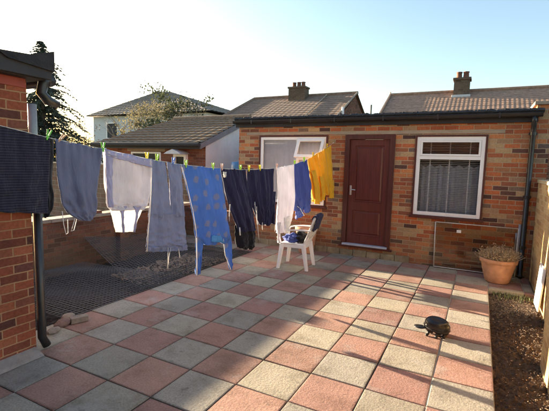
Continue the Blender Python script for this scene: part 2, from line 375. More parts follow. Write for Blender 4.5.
# patio: grid of 450 mm slabs, chequered red and buff
SX, SY, SW = -2.032, 2.490, .45
BUFF = [(.36,.325,.262),(.38,.338,.262),(.33,.303,.256)]; RED = [(.36,.212,.172),(.385,.232,.182),(.335,.195,.165)]
bm = BM(); cl = bm.loops.layers.float_color.new('slab')
def slab(x0, x1, y0, y1, col):
    g = .0045; x0 += g; x1 -= g; y0 += g; y1 -= g; c = .005
    z = random.uniform(-.0025,.0025); tx = random.uniform(-.003,.003); ty = random.uniform(-.003,.003)
    def zz(x,y): return z + tx*((x-x0)/SW-.5)*2*.6 + ty*((y-y0)/SW-.5)*2*.6
    ci = random.uniform(.014,.03)
    inn = [bm.verts.new((x,y,zz(x,y)+.0006)) for x,y in ((x0+ci,y0+ci),(x1-ci,y0+ci),(x1-ci,y1-ci),(x0+ci,y1-ci))]
    top = [bm.verts.new((x+random.uniform(-.0015,.0015),y+random.uniform(-.0015,.0015),zz(x,y))) for x,y in ((x0+c,y0+c),(x1-c,y0+c),(x1-c,y1-c),(x0+c,y1-c))]
    mid = [bm.verts.new((x,y,zz(x,y)-.005)) for x,y in ((x0,y0),(x1,y0),(x1,y1),(x0,y1))]
    bot = [bm.verts.new((v.co.x,v.co.y,-.09)) for v in mid]
    fs = [bm.faces.new(inn)]; outer = set(top+mid+bot)
    for a, b in ((inn,top),(top,mid),(mid,bot)):
        for i in range(4): fs.append(bm.faces.new((b[i],b[(i+1)%4],a[(i+1)%4],a[i])))
    k = random.uniform(.84,1.10); dk = random.uniform(.78,.97)
    for f in fs:
        for l in f.loops:
            q = k*(dk if l.vert in outer else 1.); l[cl] = (col[0]*q,col[1]*q,col[2]*q,1)
for i in range(-10, 7):
    for j in range(-12, 11):
        x0, x1 = SX+i*SW, SX+(i+1)*SW; y0, y1 = SY+j*SW, SY+(j+1)*SW
        if i >= 5:                                   # planting bed on the right
            if y1 < 6.5: continue
            y0 = max(y0, 6.42)
            x1 = min(x1,.79)
            if x1-x0 < .1: continue
        if y1 > 7.355: y1 = 7.355
        if x0 < -3.84 and y0 < 6.5: continue         # mesh-covered strip on the left
        if x0 < -5.98: x0 = -5.98
        if x1-x0 < .05: continue
        if x1 < -3.39 and y1 < 2.0: continue
        if y1-y0 < .04: continue
        slab(x0, x1, y0, y1, random.choice(RED if (i+j)%2 == 0 else BUFF))
bmesh.ops.recalc_face_normals(bm, faces=bm.faces)
struct('patio', bm, M['slab'])
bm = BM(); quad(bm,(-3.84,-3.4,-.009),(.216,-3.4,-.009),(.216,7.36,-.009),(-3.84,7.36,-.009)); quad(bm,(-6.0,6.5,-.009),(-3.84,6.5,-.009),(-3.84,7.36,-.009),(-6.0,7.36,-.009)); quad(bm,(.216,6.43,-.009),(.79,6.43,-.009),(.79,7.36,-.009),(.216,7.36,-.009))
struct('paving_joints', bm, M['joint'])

# soil beds
def soil_sheet(name, x0, x1, y0, y1, z, amp, step, mat, seed, tilt=0.):
    bm = BM(); nx = int((x1-x0)/step); ny = int((y1-y0)/step); g = []
    for i in range(nx+1):
        row = []
        for j in range(ny+1):
            x, y = x0+(x1-x0)*i/nx, y0+(y1-y0)*j/ny
            h = noise.fractal((x*7+seed,y*7,0),1.,2.,4)*amp*.6 + max(0,noise.noise((x*26,y*26,seed)))*amp*1.1 + noise.noise((x*60,y*60,seed))*amp*.4
            row.append(bm.verts.new((x,y,z+h+tilt*(x1-x))))
        g.append(row)
    for i in range(nx):
        for j in range(ny): bm.faces.new((g[i][j],g[i+1][j],g[i+1][j+1],g[i][j+1]))
    return struct(name, bm, mat, smooth=False)
soil_sheet('soil_bed', .222, .80, 1.6, 6.42, -.065, .032, .014, M['soil'], 3.)
soil_sheet('soil_strip', -6.15, -3.845, 1.9, 6.5, -.045, .04, .03, plain('shade_toned_soil',(.04,.032,.026),1.,.5,16.,1.,90.), 8., -.09)  # soil colour darkened to stand for the shade beneath the mesh
def clods(name, n, area, z, size, mat, seed, hscale=1.):
    random.seed(seed); bm = BM()
    for _ in range(n):
        x = random.uniform(area[0],area[1]); y = random.uniform(area[2],area[3]); s = size*random.uniform(.4,1.3)
        vs = [bm.verts.new((x+random.uniform(-s,s), y+random.uniform(-s,s), z+random.uniform(0,s*1.2*hscale))) for _ in range(4)]
        for f in ((0,1,2),(0,1,3),(1,2,3),(0,2,3)): bm.faces.new([vs[i] for i in f])
    return obj(name, bm, mat, kind='stuff')
clods('soil_clods', 3200, (.255,.78,1.7,6.4), -.055, .013, M['soil'], 11).__setitem__('label','brown clods and crumbs of soil in the bed along the right wall')
clods('wood_chips', 600, (.255,.78,1.7,6.4), -.040, .010, plain('pale_chips',(.36,.24,.15),.9,.4,40.), 12, .5).__setitem__('label','pale chips and dead leaf bits scattered over the soil bed')
clods('leaf_litter', 1400, (-4.9,-4.0,4.1,5.9), -.08, .045, M['leaf_litter'], 13, .8).__setitem__('label','dead leaf litter under the wire mesh along the boundary wall')
bm = BM(); random.seed(5)
for _ in range(260):
    x = random.uniform(.27,.78); y = 6.4-abs(random.gauss(0,.12)); h = random.uniform(-.03,.015); a = random.uniform(0,6.28)
    d = Vector((math.cos(a),math.sin(a),0))*.006; tip = Vector((x+random.uniform(-.03,.03),y+random.uniform(-.03,.03),h))
    bm.faces.new([bm.verts.new(Vector((x,y,-.06))-d), bm.verts.new(Vector((x,y,-.06))+d), bm.verts.new(tip)])
obj('weeds', bm, M['weed'], kind='stuff').__setitem__('label','low green weeds along the far end of the soil bed')

# ------------------------------------------------------------------ brick extension at the back
YW = 7.36
ext = thing('brick_extension','long single storey stock brick extension with flat felt roof, maroon door and two white windows','building',(-2,YW,0))
W1 = (-4.18,-2.66,.88,2.29); DR = (-2.30,-1.40,.215,2.29); W2 = (-1.05,.07,.86,2.275)
bm = BM(); wall_open(bm, -4.69, .90, -.03, 2.55, YW, .24, [W1,DR,W2])
box(bm, -4.69, -4.45, YW+.24, YW+5, -.03, 2.55); box(bm, .66, .90, YW+.24, YW+5, -.03, 2.55)
wl = obj('wall', bm, M['stock'], ext)
bm = BM(); box(bm, -4.50, .30, YW-.006, YW+.1, 2.297, 2.352); obj('lintel', bm, M['lintel'], ext)
bm = BM()
for k in range(14):
    x0 = -4.66+k*.26
    if x0 > -.95: break
    box(bm, x0, x0+.252, YW-.030-random.uniform(0,.012), YW-.004, -.03, .115+random.uniform(-.012,.012), .006)
obj('plinth', bm, M['plinth'], ext)
# roof: slab, rough felt edge, fascia, gutter
bm = BM(); box(bm, -4.70, .70, YW+.02, YW+5.0, 2.552, 2.63); rf = obj('roof', bm, M['felt'], ext)
bm = BM(); random.seed(3); n = 260; prev = None
for k in range(n+1):
    x = -4.76+5.55*k/n
    h = .022*noise.noise((x*9,1,0))+.018*noise.noise((x*31,4,0))
    ring = [bm.verts.new((x,y,z)) for y,z in ((YW-.085,2.60),(YW-.105+h*.4,2.63+h*.5),(YW-.07,2.665+h),(YW+.03,2.675+h*.8),(YW+.16,2.64),(YW+.16,2.60))]
    if prev:
        for i in range(6): bm.faces.new((prev[i],prev[(i+1)%6],ring[(i+1)%6],ring[i]))
    else: bm.faces.new(ring)
    prev = ring
bm.faces.new(prev[::-1]); obj('felt_edge', bm, M['felt'], rf)
bm = BM(); box(bm, -4.75, .72, YW-.045, YW-.003, 2.46, 2.598); obj('fascia', bm, M['dkwood'], ext)
bm = BM(); prev = None
for x in (-4.77,.77):
    ring = [bm.verts.new((x, YW-.1+.055*math.cos(a), 2.588+.06*math.sin(a))) for a in [PI+PI*k/8 for k in range(9)]]
    ring += [bm.verts.new((x, YW-.1+.046*math.cos(a), 2.592+.05*math.sin(a))) for a in [2*PI-PI*k/8 for k in range(9)]]
    if prev:
        m_ = len(ring)
        for i in range(m_): bm.faces.new((prev[i],prev[(i+1)%m_],ring[(i+1)%m_],ring[i]))
    else: bm.faces.new(ring)
    prev = ring
bm.faces.new(prev[::-1]); gut = obj('gutter', bm, M['gutter'], ext, smooth=False)
for x in [-4.3+.9*k for k in range(6)]:
    bm = BM(); box(bm, x-.012, x+.012, YW-.158, YW-.05, 2.522, 2.600, .003); obj('bracket', bm, M['gutter'], gut)
bm = BM(); tube(bm, [(.665,YW-.1,2.54),(.665,YW-.1,2.47),(.672,YW-.06,2.40),(.672,YW-.045,2.34),(.672,YW-.045,.06),(.672,YW-.10,.03)], .036, 12)
dp = obj('downpipe', bm, M['gutter'], ext, smooth=True)
for z in (2.28,1.3,.5):
    bm = BM(); tube(bm,[(.672,YW-.045,z-.025),(.672,YW-.045,z+.025)],.043,12); box(bm,.615,.729,YW-.03,YW-.004,z-.018,z+.018); obj('pipe_clip', bm, M['gutter'], dp)
bm = BM(); tube(bm, [(.575,YW-.03,.02),(.575,YW-.03,.72)], .017, 8); tube(bm,[(.615,YW-.03,.12),(.615,YW-.03,.86)],.020,8); obj('waste_pipe', bm, M['greypipe'], ext, smooth=True)
# parapet at the right end of the roof
bm = BM(); box(bm, .702, .90, YW+.02, YW+5.0, 2.551, 2.72); obj('parapet', bm, M['stock'], ext)
bm = BM(); box(bm, .66, .93, YW-.015, YW+5.02, 2.722, 2.775, .008); obj('parapet_coping', bm, M['coping'], ext)
# rooms behind the glass
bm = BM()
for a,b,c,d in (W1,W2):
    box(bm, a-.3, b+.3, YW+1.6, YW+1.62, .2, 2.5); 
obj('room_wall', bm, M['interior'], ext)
# --- left window: fixed light with vertical blinds, open top-hung casement, lower pane
def vblind(bm, x0, x1, z0, z1, y, w=.085):
    x = x0
    while x < x1-.02:
        a = random.uniform(.1,.55); c = x+w/2
        for s in (0,1): pass
        dx, dy = math.cos(a)*w/2, math.sin(a)*w/2
        p = [(c-dx,y-dy),(c,y+.008),(c+dx,y+dy)]
        lo = [bm.verts.new((px,py,z0)) for px,py in p]; hi = [bm.verts.new((px,py,z1)) for px,py in p]
        for i in range(2): bm.faces.new((lo[i],lo[i+1],hi[i+1],hi[i]))
        x += w*1.02
    return bm
a,b,c,d = W1
win = obj('window', frame_rect(BM(), a+.035, b-.035, c+.035, d-.035, YW-.012, YW+.06, .055), M['upvc'], ext)
bm = BM(); frame_rect(bm, a+.001, b-.001, c+.001, d-.001, YW-.02, YW+.08, .034, 0); box(bm, a-.04, b+.04, YW-.06, YW-.021, c-.022, c+.018, .004); obj('outer_frame', bm, M['mahog2'], win)
mx = -3.30
bm = BM(); box(bm, mx-.03, mx+.03, YW-.010, YW+.05, c+.09, d-.09, .004); box(bm, mx+.03, b-.09, YW-.009, YW+.05, 1.80, 1.86, .004); obj('mullion', bm, M['upvc'], win)
bm = BM(); quad(bm,(a+.085,YW+.02,c+.085),(mx-.025,YW+.02,c+.085),(mx-.025,YW+.02,d-.085),(a+.085,YW+.02,d-.085)); obj('pane', bm, M['glass'], win)
bm = BM(); quad(bm,(mx+.025,YW+.02,c+.085),(b-.085,YW+.02,c+.085),(b-.085,YW+.02,1.805),(mx+.025,YW+.02,1.805)); obj('pane', bm, M['glass'], win)
bm = BM(); vblind(bm, a+.05, mx-.02, c+.05, d-.06, YW+.065); vblind(bm, mx+.02, b-.05, c+.05, d-.06, YW+.065); obj('vertical_blind', bm, M['blindv'], win)
# open casement hinged at its top
th = math.radians(27); hz = d-.075; L = hz-1.80
hd = Vector((0,-math.sin(th),-math.cos(th))); hn = Vector((0,-math.cos(th),math.sin(th))); X = Vector((1,0,0))
o0 = Vector((0,YW-.009,hz)); x0, x1 = mx+.01, b-.06
bm = BM(); fw = .03
for xa in (x0+fw, x1-fw): obox(bm, o0+Vector((xa,0,0))+hd*(L/2), X, hd, hn, fw, L/2, .022, .004)
for t_ in (fw, L-fw): obox(bm, o0+Vector(((x0+x1)/2,0,0))+hd*t_, X, hd, hn, (x1-x0)/2-2*fw, fw, .0205, 0)
cas = obj('casement', bm, M['upvc'], win)
bm = BM(); bm.faces.new([bm.verts.new(o0+Vector((xx,0,0))+hd*tt) for xx,tt in ((x0+.05,.05),(x1-.05,.05),(x1-.05,L-.05),(x0+.05,L-.05))]); obj('casement_pane', bm, M['glass'], win)
# --- door
a,b,c,d = DR
bm = BM(); box(bm, a-.012, a+.075, YW-.022, YW+.09, c-.02, d-.002, .004); box(bm, b-.075, b+.012, YW-.022, YW+.09, c-.02, d-.002, .004); box(bm, a+.075, b-.075, YW-.021, YW+.09, d-.085, d-.002, .003)
obj('door_frame', bm, M['mahog2'], ext)
bm = BM(); dx0, dx1, dz0, dz1, dy = a+.08, b-.08, c+.02, d-.09, YW+.02
def leaf(bm, panels):
    xs = sorted({dx0,dx1,*[p for q in panels for p in q[:2]]}); zs = sorted({dz0,dz1,*[p for q in panels for p in q[2:]]})
    ins = lambda x,z: any(q[0]<x<q[1] and q[2]<z<q[3] for q in panels)
    for p,q in zip(xs,xs[1:]):
        for r,s in zip(zs,zs[1:]):
            if not ins((p+q)/2,(r+s)/2): quad(bm,(p,dy,r),(q,dy,r),(q,dy,s),(p,dy,s))
    for p,q,r,s in panels:
        lv = [(0,0),(.006,.014),(.030,.016),(.05,.004)]
        for (i0,y0_),(i1,y1_) in zip(lv,lv[1:]):
            A = [(p+i0,dy+y0_,r+i0),(q-i0,dy+y0_,r+i0),(q-i0,dy+y0_,s-i0),(p+i0,dy+y0_,s-i0)]
            B = [(p+i1,dy+y1_,r+i1),(q-i1,dy+y1_,r+i1),(q-i1,dy+y1_,s-i1),(p+i1,dy+y1_,s-i1)]
            for k in range(4): quad(bm,A[k],A[(k+1)%4],B[(k+1)%4],B[k])
        quad(bm,*B)
leaf(bm, [(dx0+.10,dx1-.10,dz0+.16,dz0+.64),(dx0+.10,dx1-.10,dz0+.80,dz1-.11)])
bmesh.ops.remove_doubles(bm, verts=bm.verts, dist=1e-5)
door = obj('door', bm, M['mahog'], ext)
bm = BM(); box(bm, dx0+.025, dx0+.062, dy-.010, dy-.001, 1.16, 1.34, .004); tube(bm,[(dx0+.043,dy-.008,1.27),(dx0+.043,dy-.05,1.27),(dx0+.06,dy-.055,1.268),(dx0+.15,dy-.055,1.262)],.009,8); obj('handle', bm, M['steel'], door)
bm = BM(); box(bm, a+.02, b-.03, YW-.075, YW+.02, c-.012, c+.022, .006); obj('threshold', bm, M['sill'], ext)
bm = BM(); box(bm, a-.05, b+.06, YW-.05, YW-.022, c-.05, c-.013, .004); obj('door_sill', bm, M['mahog2'], ext)
# --- right window with venetian blind
a,b,c,d = W2
win = obj('window', frame_rect(BM(), a+.03, b-.03, c+.03, d-.03, YW-.012, YW+.06, .06), M['upvc'], ext)
bm = BM(); frame_rect(bm, a+.001, b-.001, c+.001, d-.001, YW-.022, YW+.08, .029, 0); box(bm, a-.03, b+.03, YW-.055, YW-.023, c-.022, c+.022, .004); obj('outer_frame', bm, M['mahog2'], win)
tz = 1.86
bm = BM(); box(bm, a+.09, b-.09, YW-.010, YW+.05, tz, tz+.06, .004); obj('transom', bm, M['upvc'], win)
bm = BM(); frame_rect(bm, a+.092, b-.092, tz+.062, d-.092, YW-.018, YW+.03, .032, .003); obj('top_light', bm, M['upvc'], win)
for z0,z1 in ((c+.085,tz+.005),(tz+.055,d-.085)):
    bm = BM(); quad(bm,(a+.085,YW+.02,z0),(b-.085,YW+.02,z0),(b-.085,YW+.02,z1),(a+.085,YW+.02,z1)); obj('pane', bm, M['glass'], win)
bm = BM(); z = c+.05
while z < d-.06:
    sag = random.uniform(-.002,.002)
    n_ = Vector((0,math.sin(.3),math.cos(.3)))
    obox(bm, ((a+b)/2, YW+.10, z+sag), (1,0,random.uniform(-.002,.002)), (0,math.cos(.3),-math.sin(.3)), n_, (b-a)/2-.06, .0125, .0006); z += .029
for xx in (a+.25,(a+b)/2,b-.25): box(bm, xx-.008, xx+.008, YW+.112, YW+.114, c+.05, d-.05)
obj('venetian_blind', bm, M['blindh'], win)
bm = BM(); random.seed(9)
prev=None
for k in range(60):
    x = a+.05+(b-a-.10)*k/59; y = YW+.20+.03*math.sin(k*1.1)+.015*math.sin(k*2.7)
    cur = (bm.verts.new((x,y,c)), bm.verts.new((x,y,1.75+.02*math.sin(k*.7))))
    if prev: bm.faces.new((prev[0],cur[0],cur[1],prev[1]))
    prev = cur
obj('net_curtain', bm, fabric('grey_net',(.50,.53,.60),.4), win, smooth=True)

# ------------------------------------------------------------------ left house
hs = thing('brick_house','red brick end of a low house with black roof edge, far left','house',(-3.39,2.04,0))
HX, HY = -3.39, 2.04
bm = BM(); box(bm, HX-4, HX, HY-6, HY, -.03, 2.36); obj('wall', bm, M['red'], hs)
bm = BM(); box(bm, HX-.0, HX+.012, HY-6.0, HY-.012, 2.29, 2.363); obj('fascia_brick', bm, plain('painted_red_board',(.30,.06,.045),.7,.2,6.), hs)
bm = BM(); box(bm, HX-4.1, HX+.10, HY-6.1, HY+.10, 2.365, 2.43); rf = obj('roof', bm, M['dkwood'], hs)
bm = BM(); box(bm, HX+.102, HX+.135, HY-6.1, HY+.14, 2.372, 2.51, .004)
obj('fascia', bm, M['dkwood'], rf)
bm = BM()
box(bm, HX-4.1, HX+.125, HY-6.1, HY+.10, 2.431, 2.49)
prism(bm, [(HX+.137,HY+.15,2.44),(HX+.137,HY-.22,2.47),(HX+.137,HY-.30,2.515),(HX+.137,HY-.05,2.535),(HX+.137,HY+.15,2.605)], (.02,0,0))
prism(bm, [(HX+.10,HY+.152,2.44),(HX-.5,HY+.152,2.46),(HX-.5,HY+.152,2.52),(HX+.10,HY+.152,2.60)], (0,.02,0))
obj('felt_kerb', bm, M['felt'], rf)
bm = BM(); tube(bm, [(HX-4.1,HY+.20,2.40),(HX+.02,HY+.20,2.39)], .055, 10); obj('gutter', bm, M['gutter'], hs, smooth=True)
bm = BM(); tube(bm, [(HX+.02,HY+.16,2.42),(HX+.015,HY+.14,2.36),(HX+.01,HY+.12,2.27),(HX+.03,HY+.16,2.215),(HX+.02,HY+.24,2.19),(HX+.0,HY+.22,2.17)], .042, 12); obj('swan_neck', bm, M['gutter'], hs, smooth=True)
bm = BM(); tube(bm, [(HX-.02,HY+.055,2.17),(HX-.02,HY+.055,1.5)], .034, 12); obj('downpipe', bm, M['greypipe'], hs, smooth=True)
bm = BM(); tube(bm, [(HX-.0,HY+.055,1.5),(HX-.0,HY+.055,.12),(HX+.01,HY+.09,.03)], .036, 12); obj('downpipe', bm, M['gutter'], hs, smooth=True)
bm = BM(); prism(bm, [(HX,HY-6,.005),(HX+.13,HY-6,.005),(HX+.10,HY-6,.022),(HX,HY-6,.055)], (0,5.99,0)); obj('footing', bm, plain('concrete_fillet',(.30,.27,.24),.95,.25,8.,.6,40.), hs)

# ------------------------------------------------------------------ boundary wall, right wall
bw = thing('boundary_wall','low dark brick boundary wall with flat coping behind the wire mesh','wall',(-6.25,4.5,0))
bm = BM(); box(bm, -6.36, -6.145, 1.0, 8.5, -.32, .660); box(bm,-6.145,-4.70,7.20,7.358,-.32,.645); obj('wall', bm, M['dark'], bw)
bm = BM(); y = 1.0; random.seed(21)
while y < 8.4:
    l = min(.60, 8.5-y); box(bm, -6.39, -6.115, y+.003, y+l-.003, .662+random.uniform(0,.003), .722+random.uniform(-.003,.003), .006); y += .60
obj('coping', bm, M['coping'], bw)
bm = BM(); box(bm, -6.142, -6.02, 5.3, 5.56, -.32, .64, .004); box(bm, -6.34,-6.17, 4.80,5.02,.71,.77,.004); obj('pier', bm, M['dark'], bw)
rw = thing('garden_wall','sunlit yellow stock brick garden wall along the soil bed on the right','wall',(.9,5,0))
bm = BM(); box(bm, .802, 1.02, 2.0, 7.357, -.08, 1.53); obj('wall', bm, M['stock_yellow'], rw)
bm = BM(); box(bm, .61, .80, 3.5, 4.21, -.08, 1.1, .004); obj('pier', bm, M['stock_yellow'], rw)
bm = BM(); y = 2.0
while y < 7.2:
    l = min(.45, 7.356-y); box(bm, .785, 1.04, y+.003, y+l-.003, 1.533, 1.585+random.uniform(-.003,.003), .006); y += .45
obj('coping', bm, plain('buff_coping',(.46,.36,.22),.95,.2,8.,.5,60.), rw)
# beyond the wall: neighbour's garden wall
nw = thing('block_wall','grey brown block garden wall below the garage windows beyond the boundary','wall',(-11,8.7,0))
bm = BM(); box(bm, -16, -6.9, 8.60, 8.80, -.32, 1.50); obj('wall', bm, M['block'], nw)
bm = BM(); box(bm, -16, -6.88, 8.57, 8.83, 1.502, 1.55, .006); obj('coping', bm, M['coping'], nw)

# ------------------------------------------------------------------ neighbour's garage
gx0, gx1, gy, gr, gb = -10.8, -6.84, 9.0, 11.25, 13.4
ga = thing('garage','low brick garage with brown tiled roof and grey rendered gable beyond the boundary wall','garage',((gx0+gx1)/2,10.5,0))
EV = 2.17; RZ = 3.08
bm = BM(); wall_open(bm, gx0, gx1, -.3, EV, gy, .2, [(-9.70,-8.46,1.05,1.965)]); box(bm, gx0, gx0+.2, gy+.2, gb, -.3, EV); box(bm, gx0+.2, gx1-.2, gb-.2, gb, -.3, EV); obj('wall', bm, M['garage'], ga)
bm = BM(); prism(bm, [(gx1-.195,gy+.012,-.3),(gx1-.195,gb,-.3),(gx1-.195,gb,EV),(gx1-.195,gr,RZ),(gx1-.195,gy+.012,EV)], (.2,0,0)); obj('gable_wall', bm, M['render'], ga)
bm = BM(); tiled(bm, (gx0-.25,gy-.26,EV+.03),(gx1+.07,gy-.26,EV+.03),(gx0+.9,gr,RZ+.10),(gx1+.07,gr,RZ+.10), .30, .27, .020, .035)
tiled(bm, (gx1+.07,gb+.26,EV+.03),(gx0-.25,gb+.26,EV+.03),(gx1+.07,gr,RZ+.10),(gx0+.9,gr,RZ+.10), .30, .26)
bm.faces.new([bm.verts.new(p) for p in ((gx0-.25,gy-.26,EV+.05),(gx0+.9,gr,RZ+.12),(gx0-.25,gb+.26,EV+.05))])
obj('roof', bm, M['tile_brown'], ga)
bm = BM(); tube(bm,[(gx0+.85,gr,RZ+.11),(gx1+.08,gr,RZ+.11)],.09,8); obj('ridge', bm, M['tile_brown'], ga)
bm = BM(); box(bm, gx0-.24, gx1+.02, gy-.29, gy-.25, EV-.12, EV+.02); tube(bm,[(gx0-.26,gy-.35,EV),(gx1+.05,gy-.35,EV-.01)],.06,8); obj('gutter', bm, M['dkwood'], ga)
bm = BM(); prism(bm, [(gx1+.02,gy-.28,EV-.12),(gx1+.02,gy-.28,EV+.03),(gx1+.02,gr,RZ+.09),(gx1+.02,gr,RZ-.08)], (.05,0,0)); obj('bargeboard', bm, M['fascia_grey'], ga)
bm = BM(); frame_rect(bm, -9.69,-8.47,1.06,1.955,gy-.015,gy+.06,.05); gw = obj('window', bm, M['upvc'], ga)
bm = BM(); quad(bm,(-9.65,gy+.03,1.10),(-8.51,gy+.03,1.10),(-8.51,gy+.03,1.91),(-9.65,gy+.03,1.91)); obj('pane', bm, M['darkpane'], gw)
bm = BM(); box(bm,-9.85,-8.3,gy-.008,gy+.05,1.97,2.07); obj('lintel', bm, M['lintel'], ga)
# narrow window with a pale pointed hood
bm = BM(); frame_rect(bm, -7.90,-7.44,1.12,1.90,gy-.12,gy-.01,.07); gw = obj('window', bm, M['upvc'], ga)
bm = BM(); quad(bm,(-7.84,gy-.06,1.18),(-7.50,gy-.06,1.18),(-7.50,gy-.06,1.84),(-7.84,gy-.06,1.84)); obj('pane', bm, M['darkpane'], gw)
bm = BM(); prism(bm, [(-7.98,gy-.42,1.90),(-7.36,gy-.42,1.90),(-7.47,gy-.42,1.965),(-7.67,gy-.42,2.03),(-7.87,gy-.42,1.965)], (0,.41,0)); obj('hood', bm, M['cap'], gw)
# blue bin and brick pier by the gable
bb = thing('water_butt','blue plastic water butt beside the grey rendered gable','water butt',(-5.35,8.45,0))
bm = BM(); lathe(bm,[(.0,1.0),(.20,1.0),(.235,1.3),(.24,1.62),(.22,1.72),(.0,1.74)],(-5.40,8.55,0),20); obj('barrel', bm, M['slate'], bb, smooth=True)
bm = BM(); box(bm,-5.64,-5.12,8.26,8.74,-.05,.998); obj('stand', bm, M['garage'], bb)
wp = obj('brick_pier', box(BM(),-5.62,-5.2,8.82,9.05,-.05,1.95), M['garage'], label='dark brick pier in the gap between rendered gable and extension', cat='pier')

# ------------------------------------------------------------------ houses behind
def chimney(parent, x0, x1, y0, y1, z0, z1, pots):
    bm = BM(); box(bm,x0,x1,y0,y1,z0,z1-.10); box(bm,x0-.05,x1+.05,y0-.05,y1+.05,z1-.098,z1,.01)
    ch = obj('chimney', bm, M['chimney'], parent)
    bm = BM(); box(bm,x0-.06,x1+.06,y0-.08,y0-.002,z0+.05,z0+.28,.01); obj('flashing', bm, M['render'], ch)
    for px in pots:
        bm = BM(); lathe(bm,[(.0,z1),(.13,z1),(.12,z1+.05),(.105,z1+.22),(.125,z1+.24),(.125,z1+.28),(.08,z1+.28),(.08,z1+.05)],(px,(y0+y1)/2,0),12); obj('chimney_pot', bm, M['chpot'], ch, smooth=True)
h3 = thing('tiled_house','house with dark brown tiled roof and chimney seen over the extension, left of centre','house',(-9.6,22,0))
bm = BM(); prism(bm, [(-6.46,19.7,0),(-6.46,24.6,0),(-6.46,24.6,4.2),(-6.46,22,5.50),(-6.46,19.7,4.25)],(-.25,0,0)); box(bm,-12.6,-6.72,19.7,19.95,0,4.3); obj('wall', bm, M['dark'], h3)
bm = BM(); tiled(bm,(-13.5,18.6,3.95),(-6.35,18.6,3.95),(-12.9,22,5.66),(-6.35,22,5.66),.30,.33,.006,.014)
tiled(bm,(-6.35,24.9,4.15),(-13.5,24.9,4.15),(-6.35,22,5.66),(-12.9,22,5.66),.30,.33,.006,.014); bm.faces.new([bm.verts.new(p) for p in ((-13.5,18.6,3.95),(-12.9,22,5.66),(-13.5,24.9,4.15))])
obj('roof', bm, M['tile_dark'], h3)
bm = BM(); tube(bm,[(-12.95,22,5.68),(-6.33,22,5.68)],.10,8); tube(bm,[(-12.95,22,5.68),(-13.5,18.6,3.98)],.09,8); obj('ridge', bm, M['tile_dark'], h3)
bm = BM(); tube(bm,[(-6.36,18.6,4.02),(-6.36,22,5.72)],.05,6); tube(bm,[(-8.1,18.65,4.03),(-8.1,21.9,5.67)],.03,6); obj('verge', bm, M['coping'], h3)
chimney(h3,-10.25,-9.22,21.3,21.9,5.0,6.12,(-10.02,-9.72,-9.45))
bm = BM(); tube(bm,[(-6.28,19.3,4.1),(-6.28,19.3,4.55)],.07,8); obj('vent_pipe', bm, M['upvc'], h3)
h4 = thing('tiled_house','house with wide russet tiled roof and square chimney seen over the extension on the right','house',(0,20,0))
bm = BM(); box(bm,-4.0,6.6,18.3,24,0,3.9); prism(bm,[(-4.0,18.3,3.9),(-4.0,22,3.9),(-4.0,20,5.0)],(.25,0,0)); obj('wall', bm, M['garage'], h4)
bm = BM(); tiled(bm,(-4.12,17.2,3.55),(7.0,17.2,3.55),(-4.10,19.85,5.08),(7.0,19.85,5.08),.165,.20,.0045,.007)
tiled(bm,(7.0,22.5,3.6),(-4.12,22.5,3.6),(7.0,19.85,5.08),(-4.10,19.85,5.08),.33,.33); obj('roof', bm, M['tile_rust'], h4)
bm = BM(); tube(bm,[(-4.12,19.85,5.10),(7,19.85,5.10)],.085,8); obj('ridge', bm, M['tile_rust'], h4)
bm = BM(); tube(bm,[(-4.12,17.2,3.6),(-4.12,19.85,5.11)],.06,6); tube(bm,[(-4.12,19.85,5.10),(-4.12,19.85,5.25)],.03,6); obj('verge', bm, M['tile_rust'], h4)
chimney(h4,-1.32,-.70,19.4,19.95,4.6,5.62,(-1.15,-.87))
bm = BM(); tube(bm,[(-4.45,17.6,3.5),(-4.45,17.6,4.35)],.035,8); obj('vent_pipe', bm, M['dkwood'], h4)
wh = thing('pale_house','pale weatherboarded house with grey hipped roof behind the bare trees','house',(-27,29,0))
bm = BM(); box(bm,-32.9,-19.6,26,35,0,5.55); obj('wall', bm, M['white_board'], wh)
bm = BM(); A=[(-33.4,25.5,5.62),(-18.9,25.5,5.62),(-18.9,35.5,5.62),(-33.4,35.5,5.62)]; R0,R1=(-28.2,29.6,8.25),(-27.2,30.2,8.25)
tiled(bm,A[0],A[1],R0,R1,.5,.45,.02,.03); tiled(bm,A[1],A[2],R1,(-27.2,30.3,8.25),.5,.45); tiled(bm,A[2],A[3],R1,R0,.5,.45); tiled(bm,A[3],A[0],(-28.2,29.7,8.25),R0,.5,.45)
obj('roof', bm, M['tile_grey'], wh)
bm = BM(); frame_rect(bm,-31.1,-29.6,3.5,5.0,25.94,25.99,.1); w_=obj('window', bm, M['upvc'], wh)
bm = BM(); quad(bm,(-31.0,25.985,3.6),(-29.7,25.985,3.6),(-29.7,25.985,4.9),(-31.0,25.985,4.9)); obj('pane', bm, M['interior'], w_)

# unseen house added behind the camera so the window panes have something to reflect
added_house = thing('brick_house','unseen two storey brick house added behind the camera for the window reflections','house',(-1,-4.2,0))
bm = BM(); box(bm,-7,5,-10,-4.2,-.3,5.2); obj('wall', bm, M['red'], added_house)
bm = BM(); tiled(bm,(-7.2,-3.9,5.2),(5.2,-3.9,5.2),(-7.2,-7.1,7.4),(5.2,-7.1,7.4)); tiled(bm,(5.2,-10.3,5.2),(-7.2,-10.3,5.2),(5.2,-7.1,7.4),(-7.2,-7.1,7.4)); obj('roof', bm, M['tile_dark'], added_house)
for wx in (-5.5,-1.2,2.2):
    for wz in (1.0,3.4):
        w_ = obj('window', frame_rect(BM(),wx,wx+1.5,wz,wz+1.2,-4.199,-4.12,.07), M['upvc'], added_house)
        bm = BM(); quad(bm,(wx+.06,-4.15,wz+.06),(wx+1.44,-4.15,wz+.06),(wx+1.44,-4.15,wz+1.14),(wx+.06,-4.15,wz+1.14)); obj('pane', bm, M['interior'], w_)
